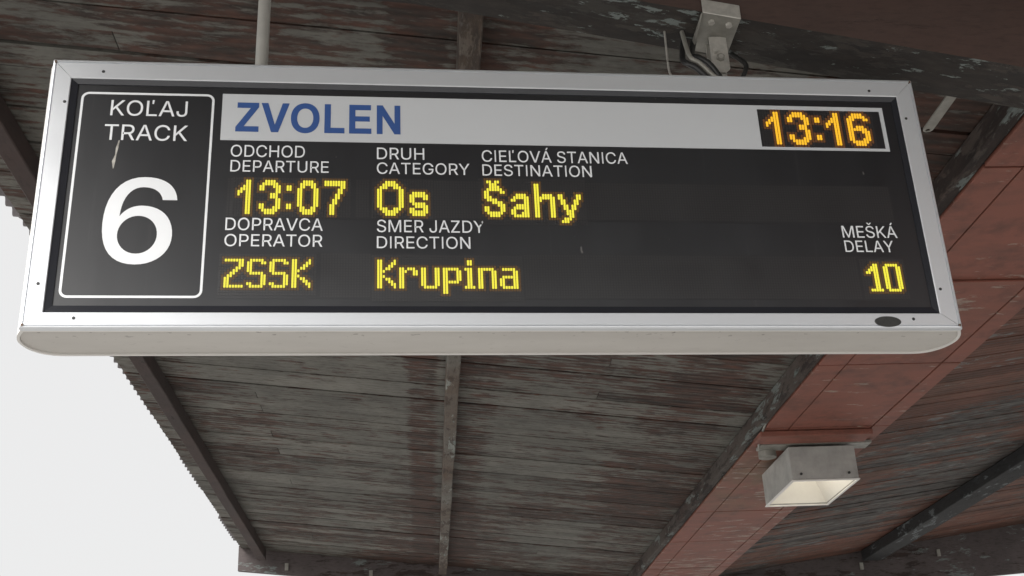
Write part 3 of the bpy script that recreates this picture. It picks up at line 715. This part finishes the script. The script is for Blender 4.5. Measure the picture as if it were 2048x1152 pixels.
def text(s, u0, u1, base, cap, name, mat, parent=None, bold=0.0, y=PD, thick=0.0005, track=0, label=None, font=None):
    """lettering on the panel, fitted between u0 and u1; sizes in millimetres as seen on the frame plane"""
    a0 = adj(u0/1000, base/1000); a1 = adj(u1/1000, (base + cap)/1000)
    pen = 0; lay = []
    for ch in s:
        if ch == ' ': pen += 180; continue
        adv, spl = (font or GLYPHS)[ch]
        lay.append((pen, spl)); pen += adv + track
    xs = [p + q[2] for p, spl in lay for sp in spl for q in sp]
    lo, hi = min(xs), max(xs)
    kx = (a1[0] - a0[0]) / (hi - lo); kz = (a1[1] - a0[1]) / CAP
    pieces = {}
    for pen, spl in lay:
        for k, grp in enumerate(groups(spl)): pieces.setdefault(k, []).extend((pen, sp) for sp in grp)
    res = []
    for k, lst in pieces.items():
        c = bpy.data.curves.new(name, 'CURVE'); c.dimensions = '2D'; c.fill_mode = 'BOTH'; c.resolution_u = 10
        c.extrude = thick / 2; c.offset = bold
        for pen, sp in lst:
            b = c.splines.new('BEZIER'); b.bezier_points.add(len(sp) - 1); b.use_cyclic_u = True
            for bp_, q in zip(b.bezier_points, sp):
                f = lambda i: (a0[0] + (pen + q[i] - lo) * kx, a0[1] + q[i+1] * kz, 0)
                bp_.handle_left_type = bp_.handle_right_type = 'FREE'
                bp_.co = f(2); bp_.handle_left = f(0); bp_.handle_right = f(4)
        mtx = Matrix.Translation(OFF) @ Matrix.Translation((0, y - thick/2 - 0.00004*k, 0)) @ Matrix.Rotation(math.pi/2, 4, 'X')
        res.append(curve_mesh(c, name, mat, parent or board, mtx))
    o = merge(res, name) if len(res) > 1 else res[0]
    if label: o['label'] = label
    return o
def merge(objs, name, label=None):
    """several lines of one caption become one mesh"""
    bm = bmesh.new()
    for o in objs: bm.from_mesh(o.data)
    me = bpy.data.meshes.new(name); bm.to_mesh(me); bm.free()
    me.materials.append(objs[0].data.materials[0])
    par = objs[0].parent
    for o in objs: bpy.data.objects.remove(o)
    r = bpy.data.objects.new(name, me); COL.objects.link(r); r.parent = par
    if label: r['label'] = label
    return r

# rounded white outline of the track field
def round_rect(l, r, b, t, rad, n=6):
    pts = []
    for cx, cz, a0 in ((r-rad, t-rad, 0), (l+rad, t-rad, 90), (l+rad, b+rad, 180), (r-rad, b+rad, 270)):
        for k in range(n + 1):
            a = math.radians(a0 + 90*k/n); pts.append((cx + rad*math.cos(a), cz + rad*math.sin(a)))
    return pts
def outline(o, i, y0, y1, name, mat, parent=None):
    n = len(o); mb = BB()
    vs = [(x,y0,z) for x,z in o] + [(x,y0,z) for x,z in i] + [(x,y1,z) for x,z in o] + [(x,y1,z) for x,z in i]
    fs = []
    for k in range(n):
        j = (k+1) % n
        fs += [(k, j, n+j, n+k), (k, 2*n+k, 2*n+j, j), (n+k, n+j, 3*n+j, 3*n+k)]
    return mb.add(vs, fs).build(name, mat, parent)
l, b = adj(-0.9295, -0.2570); r, t = adj(-0.6425, 0.2385)
outline(round_rect(l, r, b, t, 0.017), round_rect(l+0.0052, r-0.0052, b+0.0052, t-0.0052, 0.012), PD - 0.0005, PD, "track_field_outline", M_white)
text("KOĽAJ", -864.5, -700, 179.5, 39, "caption", M_white)
text("TRACK", -873, -696, 117.3, 39, "caption", M_white)
text("6", -857, -707, -181, 207, "track_number", M_white)

# grey strip with the station name and the clock window
l, b = adj(-0.6252, 0.1215); r, t = adj(0.9100, 0.2405)
strip = BB().box(l, r, PD - 0.0010, PD, b, t).build("destination_strip", M_strip)
text("ZVOLEN", -594, -231, 143.5, 75, "station_name", M_blue, strip, y=PD - 0.0010, font=BOLD)
l, b = adj(0.6020, 0.1285); r, t = adj(0.9000, 0.2293)
clock = BB().box(l, r, PD - 0.0016, PD - 0.0010, b, t).build("clock_window", M_ledbed, strip)

caps = [("ODCHOD", -601, -441, "DEPARTURE", -600, -388.5, 80.5, 43.2), ("DRUH", -283.4, -178.5, "CATEGORY", -283.4, -78.5, 79.8, 42.8),
        ("CIEĽOVÁ STANICA", -50, 281.8, "DESTINATION", -50, 197, 77.5, 42.0), ("DOPRAVCA", -603.5, -398.5, "OPERATOR", -603.5, -398.5, -99.0, -137.0),
        ("SMER JAZDY", -283.2, -50.5, "DIRECTION", -283.2, -82, -100.5, -139.2), ("MEŠKÁ", 759.5, 888, "DELAY", 760, 874.5, -103.9, -139.8)]
for a, a0, a1, e, e0, e1, y1_, y2_ in caps:
    text(a, a0, a1, y1_, 29.3, "caption", M_white, label="white caption reading " + a)
    text(e, e0, e1, y2_, 28.3, "caption", M_white, label="white caption reading " + e)

# ------------------------------------------------------------------ LED matrices
F = {
'1': "...## ...## ..### .#### ##.## #..## ...## ...## ...## ...## ...## ...## ...##",
'3': "..####.. .######. ##...### ##....## ......## ....###. ....###. ......## ......## ##....## ##...### .######. ..####..",
':': ".. .. ## ## .. .. .. .. .. ## ## .. ..",
'0': "..####.. .######. .##..##. ##....## ##....## ##....## ##....## ##....## ##....## ##....## .##..##. .######. ..####..",
'7': "######## ######## ......## .....##. .....##. ....##.. ....##.. ...##... ...##... ..##.... ..##.... ..##.... ..##....",
'6': "..####.. .######. ###...## ##...... ##...... ##.###.. #######. ##...### ##....## ##....## ##...### .######. ..####..",
'O': "...####... ..######.. .###..###. ##......## ##......## ##......## ##......## ##......## ##......## ##......## .###..###. ..######.. ...####...",
's': "....... ....... ....... ....... .#####. ####### ##...## ##..... .#####. ..##### ##...## ####### .#####.",
'S': "........ ..####.. .######. ##....## ##...... ###..... .####... ...####. .....### ##....## ##....## .######. ..####..",
'^': ".##.##.. ..###...",
'a': "....... ....... ....... ....... ..####. .###### ##...## .....## ..##### .###### ##...## ##..### .######",
'h': "##...... ##...... ##...... ##...... ##.####. ######## ###...## ##....## ##....## ##....## ##....## ##....## ##....##",
'y': "......... ......... ......... ......... ##.....## ##.....## .##...##. .##...##. ..##.##.. ..##.##.. ...###... ...###... ....##... ..###.... .###.....",
}
G = {
'Z': "####### .....## .....## ....##. ...##.. ..##... .##.... ##..... ##..... ##..... #######",
'S': ".#####. ##...## ##..... ##..... ##..... .#####. .....## .....## .....## ##...## .#####.",
'K': "##....# ##...## ##..##. ##.##.. ###.... ##..... ###.... ##.##.. ##..##. ##...## ##....#",
'r': "....... ....... ....... ##.###. ###..## ##...## ##..... ##..... ##..... ##..... ##.....",
'u': "....... ....... ....... ##...## ##...## ##...## ##...## ##...## ##...## ##...## .#####.",
'p': "....... ....... ....... ######. ##...## ##...## ##...## ##...## ######. ##..... ##..... ##..... ##.....",
'i': ".##. .##. .... ###. .##. .##. .##. .##. .##. .##. ####",
'n': "....... ....... ....... ######. ##...## ##...## ##...## ##...## ##...## ##...## ##...##",
'a': "....... ....... ....... .#####. .....## .....## .###### ##...## ##...## ##...## .######",
'1': "...##. ..###. .####. ##.##. ...##. ...##. ...##. ...##. ...##. ...##. .#####",
'0': ".#####. ##...## ##...## ##...## ##...## ##...## ##...## ##...## ##...## ##...## .#####.",
}
def led_word(font, items, u0, base, pu, pv, rows, name, parent, mats, y, label):
    """items: (glyph, first column); u0/base in mm on the frame plane; one lamp per lit cell, dim spill on its dark neighbours"""
    lit = set()
    for ch, c0 in items:
        for r_, row in enumerate(font[ch].split()):
            for c_, q in enumerate(row):
                if q == '#': lit.add((c0 + c_, r_ - (1 if ch == '^' else 0)))
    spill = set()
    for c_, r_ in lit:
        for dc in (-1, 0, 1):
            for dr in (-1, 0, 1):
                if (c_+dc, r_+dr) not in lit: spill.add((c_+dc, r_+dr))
    mb = BB(); mi = []
    cs = [c for c, _ in lit]; rs = [r for _, r in lit]
    rest = {(c, r) for c in range(min(cs) - 2, max(cs) + 3) for r in range(min(min(rs), 0) - (2 if rows == 11 else 1), max(max(rs), rows - 1) + (4 if rows == 11 else 2))} - lit - spill
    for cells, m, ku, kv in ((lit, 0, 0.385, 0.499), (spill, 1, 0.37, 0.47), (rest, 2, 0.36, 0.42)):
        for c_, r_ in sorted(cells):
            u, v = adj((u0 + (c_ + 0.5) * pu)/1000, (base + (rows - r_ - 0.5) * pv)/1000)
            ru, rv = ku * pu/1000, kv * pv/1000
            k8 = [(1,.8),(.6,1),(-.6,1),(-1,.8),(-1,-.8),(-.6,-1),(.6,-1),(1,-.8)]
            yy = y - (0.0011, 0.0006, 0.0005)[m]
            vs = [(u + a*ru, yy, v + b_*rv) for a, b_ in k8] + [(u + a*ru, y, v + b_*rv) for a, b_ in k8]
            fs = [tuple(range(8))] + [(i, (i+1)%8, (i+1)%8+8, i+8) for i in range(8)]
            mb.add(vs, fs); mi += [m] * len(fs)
    o = mb.build(name, mats, parent)
    for p in o.data.polygons: p.material_index = mi[p.index]
    if label: o['label'] = label
    return o, lit | spill
def led_row(l, r, b, t):
    (l, b), (r, t) = adj(l, b), adj(r, t)
    return BB().box(l, r, PD - 0.0004, PD, b, t).build("led_row", M_ledbed)
rowA = led_row(-0.610, 0.892, -0.071, 0.030)
rowB = led_row(-0.613, 0.893, -0.258, -0.151)
def lenses(parent, u0, cols, base, rows, pu, pv, skip, name="led_lenses"):
    mb = BB()
    for c_ in range(cols):
        for r_ in range(rows):
            u, v = adj((u0 + (c_ + .5)*pu)/1000, (base + (r_ + .5)*pv)/1000)
            if any(s0 <= u*1000 <= s1 for s0, s1 in skip): continue
            a, b_ = pu*0.36/1000, pv*0.40/1000
            y = PD - 0.0008
            mb.add([(u-a,y,v-b_),(u+a,y,v-b_),(u+a,y,v+b_),(u-a,y,v+b_)], [(0,1,2,3)])
    o = mb.build(name, M_lens, parent, recalc=False); o['kind'] = 'stuff'
    return o
YL = PD - 0.0004
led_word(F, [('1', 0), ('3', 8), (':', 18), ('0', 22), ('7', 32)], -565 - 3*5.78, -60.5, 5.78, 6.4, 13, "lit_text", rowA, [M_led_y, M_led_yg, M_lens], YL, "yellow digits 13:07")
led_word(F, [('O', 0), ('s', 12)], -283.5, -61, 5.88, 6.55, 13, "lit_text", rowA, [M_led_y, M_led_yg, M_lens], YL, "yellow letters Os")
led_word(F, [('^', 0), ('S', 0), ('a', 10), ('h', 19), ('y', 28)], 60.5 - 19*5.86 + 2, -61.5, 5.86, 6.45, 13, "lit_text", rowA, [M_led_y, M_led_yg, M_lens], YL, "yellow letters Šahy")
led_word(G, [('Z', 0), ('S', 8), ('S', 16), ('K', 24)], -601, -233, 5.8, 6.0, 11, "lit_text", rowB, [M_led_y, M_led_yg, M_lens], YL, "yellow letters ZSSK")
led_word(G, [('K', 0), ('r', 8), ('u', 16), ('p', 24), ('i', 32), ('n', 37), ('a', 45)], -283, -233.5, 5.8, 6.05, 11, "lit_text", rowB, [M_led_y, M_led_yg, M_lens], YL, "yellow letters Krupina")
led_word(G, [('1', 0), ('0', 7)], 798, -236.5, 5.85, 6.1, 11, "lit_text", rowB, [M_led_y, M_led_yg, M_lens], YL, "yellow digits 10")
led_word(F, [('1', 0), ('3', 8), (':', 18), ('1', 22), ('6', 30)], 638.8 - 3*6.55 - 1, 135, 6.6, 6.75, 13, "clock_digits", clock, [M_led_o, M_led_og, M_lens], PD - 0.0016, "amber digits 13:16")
lenses(rowA, -604, 255, -66, 15, 5.85, 6.2, [(-596, -332), (-298, -158), (-62, 128)])
lenses(rowB, -606, 255, -255, 17, 5.85, 6.05, [(-614, -402), (-296, 32), (784, 895)])

# scrape on the track field, screws, maker's oval badge
sc = BB()
zz = [(-0.8395, 0.1165), (-0.8425, 0.098), (-0.844, 0.080), (-0.847, 0.064), (-0.8465, 0.046)]
wd = [0.0012, 0.0026, 0.0014, 0.0036, 0.0008]
vs, fs = [], []
for (u, v), w in zip(zz, wd):
    u, v = adj(u, v); vs += [(u - w, PD - 0.0003, v), (u + w, PD - 0.0003, v)]
for i in range(4): fs.append((2*i, 2*i+1, 2*i+3, 2*i+2))
sc.add(vs, fs).build("scrape_mark", M_scrape)
for u, v in [(-888.6, 292.7), (-964.2, 212.4), (-972.0, -225.2), (-894.3, -301.5), (887.0, 288.5), (966, 213.4), (964.9, -229.9), (888.8, -302.3)]:
    mb = BB()
    u, v = u/1000, v/1000
    R1, R2, nn = 0.0036, 0.0026, 12
    ring1 = [(u + R1*math.cos(2*math.pi*k/nn), -0.0001, v + R1*math.sin(2*math.pi*k/nn)) for k in range(nn)]
    ring2 = [(u + R2*math.cos(2*math.pi*k/nn), -0.0018, v + R2*math.sin(2*math.pi*k/nn)) for k in range(nn)]
    mb.add(ring1 + ring2, [(k, (k+1)%nn, (k+1)%nn+nn, k+nn) for k in range(nn)] + [tuple(range(nn, 2*nn))])
    mb.build("screw", M_screw, smooth=50)
for u, v in ((-0.9935, 0.3165), (0.9935, 0.3165), (-0.9935, -0.3165), (0.9935, -0.3165)):
    k = BB()
    for a, b in ((0, 0), (0.0035 if u > 0 else -0.0035, 0.0025)):
        k.box(u + a - 0.0022, u + a + 0.0022, -0.0006 + abs(a), 0.004, v + b - 0.0030, v + b + 0.0030)
    k.build("corner_key", M_rust)
mb = BB()
nn = 32
r1 = [(0.829 + 0.0305*math.cos(2*math.pi*k/nn), -0.0001, -0.3085 + 0.0128*math.sin(2*math.pi*k/nn)) for k in range(nn)]
r2 = [(0.829 + 0.0285*math.cos(2*math.pi*k/nn), -0.0016, -0.3085 + 0.0112*math.sin(2*math.pi*k/nn)) for k in range(nn)]
mb.add(r1 + r2, [(k, (k+1)%nn, (k+1)%nn+nn, k+nn) for k in range(nn)] + [tuple(range(nn, 2*nn))])
bd = mb.build("oval_badge", M_badge)
bd['label'] = "small dark oval badge on the bottom rail"

# ------------------------------------------------------------------ what the board hangs from
def bw(u, d, v): return BOARD @ Vector((u, d, v))
pt = bw(-0.552, 0.075, HH + 0.001)
top_z = H + gb(pt.x) + 0.004
hp = empty("hanging_pipe", (pt.x, pt.y, pt.z))
tag(hp, "straight grey pipe rising from the left of the display top", "pipe")
MB().tube([(0, 0, 0), (0.001, 0.002, (top_z - pt.z)*0.5), (0.002, 0.004, top_z - pt.z)], 0.0148, 20).build("pipe_tube", M_pipe, hp, smooth=40)
mb = MB().tube([(0, 0, 0.0), (0, 0, 0.007)], 0.023, 20); mb.build("base_flange", M_galv, hp, smooth=40)

pb = bw(0.555, 0.085, HH + 0.001)
hb = empty("hanging_bracket", (pb.x, pb.y, pb.z))
tag(hb, "galvanised steel bracket clamped under the brown girder above the display", "bracket")
def gp(x, y, dz): return Vector((x, y, H + gb(x) + dz)) - Vector((pb.x, pb.y, pb.z))
bx0, bx1 = pb.x - 0.052, pb.x + 0.040
# plate under the girder with a lip folded up its near face and turned-down side flanges
def slab(corners, thick, name, mat, bevel=0.0015):
    c = [Vector(p) for p in corners]
    nrm = (c[1]-c[0]).cross(c[3]-c[0]).normalized() * thick
    return MB().add(c + [p + nrm for p in c], [(0,1,2,3),(7,6,5,4),(0,4,5,1),(1,5,6,2),(2,6,7,3),(3,7,4,0)]).build(name, mat, hb, bevel=bevel, seg=1)
slab([gp(bx0, GY0-0.006, -0.002), gp(bx1, GY0-0.006, -0.002), gp(bx1, GY1-0.012, -0.002), gp(bx0, GY1-0.012, -0.002)], -0.004, "plate", M_galv)
slab([gp(bx0, GY0-0.002, -0.006), gp(bx1, GY0-0.002, -0.006), gp(bx1, GY0-0.002, 0.034), gp(bx0, GY0-0.002, 0.034)], 0.0045, "folded_lip", M_galv_pale)
slab([gp(bx0, GY0-0.006, -0.006), gp(bx0, GY1-0.03, -0.006), gp(bx0, GY1-0.05, -0.030), gp(bx0, GY0+0.01, -0.014)], 0.004, "side_flange", M_galv)
for dx in (-0.026, 0.016):
    p = gp(pb.x + dx, GY0 + 0.022, -0.006)
    MB().tube([p, p - Vector((0, 0, 0.007))], 0.0085, 6).build("bolt_head", M_galv_pale, hb)
# post from the board, two-eared clevis and its cross bolt
MB().box(-0.014, 0.014, -0.010, 0.010, 0, 0.085).build("post", M_pipe, hb, bevel=0.003)
post_top = gp(pb.x, pb.y, -0.006).z
cl = MB()
prof = [(-0.022, 0.062), (-0.010, 0.052), (0.010, 0.052), (0.022, 0.062), (0.022, post_top), (-0.022, post_top)]
for y0 in (-0.020, 0.012): cl.prism_y(prof, y0, y0 + 0.006)
cl.build("clevis", M_galv_pale, hb, bevel=0.0015, seg=1)
MB().tube([(0, -0.031, 0.092), (0, 0.03, 0.092)], 0.0055, 10).build("cross_bolt", M_galv_pale, hb, smooth=40)
MB().tube([(0, -0.0285, 0.092), (0, -0.0205, 0.092)], 0.0105, 6).build("nut", M_galv, hb)
MB().tube([(-0.012, -0.031, 0.11), (-0.012, -0.0205, 0.11)], 0.006, 6).build("nut", M_galv_pale, hb)

# cable loops beside the bracket
def curve_pts(P, n=10):
    P = [Vector(p) for p in P]; out = []
    for i in range(len(P)-1):
        p0, p1, p2, p3 = P[max(i-1,0)], P[i], P[i+1], P[min(i+2,len(P)-1)]
        for k in range(n):
            t = k/n
            out.append(0.5*((2*p1) + (p2-p0)*t + (2*p0-5*p1+4*p2-p3)*t*t + (3*p1-p0-3*p2+p3)*t**3))
    out.append(P[-1]); return out
def cable(pts, r, label, mat=M_cable, group=None, cat="cable", name="cable"):
    base = Vector(pts[0])
    o = MB().tube([p - base for p in curve_pts(pts)], r, 9).build(name, mat, smooth=60)
    o.location = base
    tag(o, label, cat, group)
    return o
X, Y, Z = pb
zg = lambda x: H + gb(x) - 0.004
F_ = 0.055
cable([(X-0.012, Y-F_, Z), (X-0.022, Y-F_, Z+0.022), (X-0.040, Y-F_, Z+0.052), (X-0.062, Y-F_+0.01, Z+0.078), (X-0.070, Y-0.02, Z+0.10), (X-0.050, Y+0.02, zg(X-0.050))],
      0.0075, "black cable curving up from the display to the left edge of the bracket")
cable([(X-0.034, Y-F_, Z), (X-0.052, Y-F_, Z+0.016), (X-0.072, Y-F_, Z+0.040), (X-0.090, Y-F_+0.01, Z+0.060), (X-0.094, Y-0.02, Z+0.09), (X-0.075, Y+0.03, zg(X-0.075))],
      0.0075, "lower black cable loop hanging left of the other loop")
cable([(X-0.020, Y-F_-0.006, Z), (X-0.040, Y-F_-0.006, Z+0.020), (X-0.064, Y-F_-0.006, Z+0.050), (X-0.085, Y-F_, Z+0.075), (X-0.085, Y-0.01, zg(X-0.085))],
      0.0055, "pale grey cable running between the two black loops", M_galv)
cable([(X+0.03, Y-F_, Z), (X+0.046, Y-F_, Z+0.03), (X+0.056, Y-0.03, Z+0.07), (X+0.05, Y+0.045, zg(X+0.05))],
      0.006, "short black cable to the right of the bracket post")
cable([(X-0.128, Y-0.03, Z), (X-0.126, Y-0.03, Z+0.03), (X-0.131, Y-0.02, Z+0.06), (X-0.126, Y+0.0, zg(X-0.126))],
      0.0026, "thin pale wire left of the black cable loops", M_galv_pale, None, "wire", "wire")

# ------------------------------------------------------------------ lamp under the valley soffit
LX0, LX1, LY0, LY1 = 1.93, 2.288, 6.125, 6.68
LZ1, LZ0 = RZ - 0.032, H + 1.588
lamp = empty("floodlight", ((LX0+LX1)/2, LY0, LZ0))
tag(lamp, "boxy grey floodlight fixed below the red soffit, cream inside", "floodlight")
LO = Vector(((LX0+LX1)/2, LY0, LZ0))
class LB(MB):
    def build(s, name, mats, parent=None, **kw):
        s.v = [(x - LO.x, y - LO.y, z - LO.z) for x, y, z in s.v]
        return MB.build(s, name, mats, parent or lamp, **kw)
t_ = 0.007
# housing: open-bottomed box of four walls and a top, sides slightly raked
hs = LB()
O0 = [(LX0, LY0), (LX1, LY0), (LX1, LY1), (LX0, LY1)]
I0 = [(LX0+t_, LY0+t_), (LX1-t_, LY0+t_), (LX1-t_, LY1-t_), (LX0+t_, LY1-t_)]
vs = [(x,y,LZ0) for x,y in O0] + [(x,y,LZ1) for x,y in O0] + [(x,y,LZ0) for x,y in I0] + [(x,y,LZ1-0.01) for x,y in I0]
fs = []
for i in range(4):
    j = (i+1) % 4
    fs += [(i,j,4+j,4+i), (i,8+i,8+j,j), (8+i,12+i,12+j,8+j)]
fs += [(4,5,6,7), (12,13,14,15)]
hs.add(vs, fs)
lh = hs.build("lamp_housing", M_lamp, bevel=0.003, seg=1)
# sloping cream reflector inside: four facets up to a small ceiling
rf = LB()
A = [(LX0+t_+.002, LY0+t_+.002, LZ0+0.006), (LX1-t_-.002, LY0+t_+.002, LZ0+0.006), (LX1-t_-.002, LY1-t_-.002, LZ0+0.006), (LX0+t_+.002, LY1-t_-.002, LZ0+0.006)]
B = [(LX0+0.10, LY0+0.12, LZ1-0.03), (LX1-0.10, LY0+0.12, LZ1-0.03), (LX1-0.10, LY1-0.10, LZ1-0.03), (LX0+0.10, LY1-0.10, LZ1-0.03)]
rf.add(A + B, [(i, (i+1)%4, (i+1)%4+4, i+4) for i in range(4)] + [(4,5,6,7)])
rf.build("reflector", M_reflector)
bl_ = LB().tube([(LX0+0.12, LY0+0.20, LZ1-0.075), (LX1-0.12, LY0+0.20, LZ1-0.075)], 0.016, 12)
bl_.build("lamp_tube", M_bulb, smooth=40)
rim = LB()
for x0, x1, y0, y1 in ((LX0-.004, LX1+.004, LY0-.004, LY0+.010), (LX0-.004, LX1+.004, LY1-.010, LY1+.004), (LX0-.004, LX0+.010, LY0+.0105, LY1-.0105), (LX1-.010, LX1+.004, LY0+.0105, LY1-.0105)):
    rim.box(x0, x1, y0, y1, LZ0 - 0.008, LZ0 - 0.0005)
rim.build("lamp_rim", M_lip, bevel=0.0015, seg=1)
for x in (LX0 + 0.05, LX1 - 0.05):
    LB().tube([(x, LY0 - 0.006, LZ0 + 0.03), (x, LY0 + 0.001, LZ0 + 0.03)], 0.007, 8).build("screw", M_screw)
# mounting plate and conduit box
mp = LB().box(LX0 - 0.140, LX1 + 0.105, LY0 + 0.01, LY0 + 0.12, RZ - 0.018, RZ - 0.001)
mp.build("mounting_plate", M_galv, bevel=0.002, seg=1)
jb = LB().tube([(LX0 - 0.075, LY0 + 0.14, RZ - 0.050), (LX0 - 0.075, LY0 + 0.14, RZ - 0.001)], 0.048, 18)
jb.build("conduit_box", M_galv, smooth=40)
cd = LB().tube([(LX0 - 0.12, LY0 + 0.12, RZ - 0.014), (LX0 - 0.15, LY0 + 0.02, RZ - 0.014), (LX0 - 0.175, LY0 - 0.1, RZ - 0.016), (LX0 - 0.188, LY0 - 0.32, RZ + 0.02)], 0.006, 8)
cd.build("supply_cable", M_galv, smooth=60)
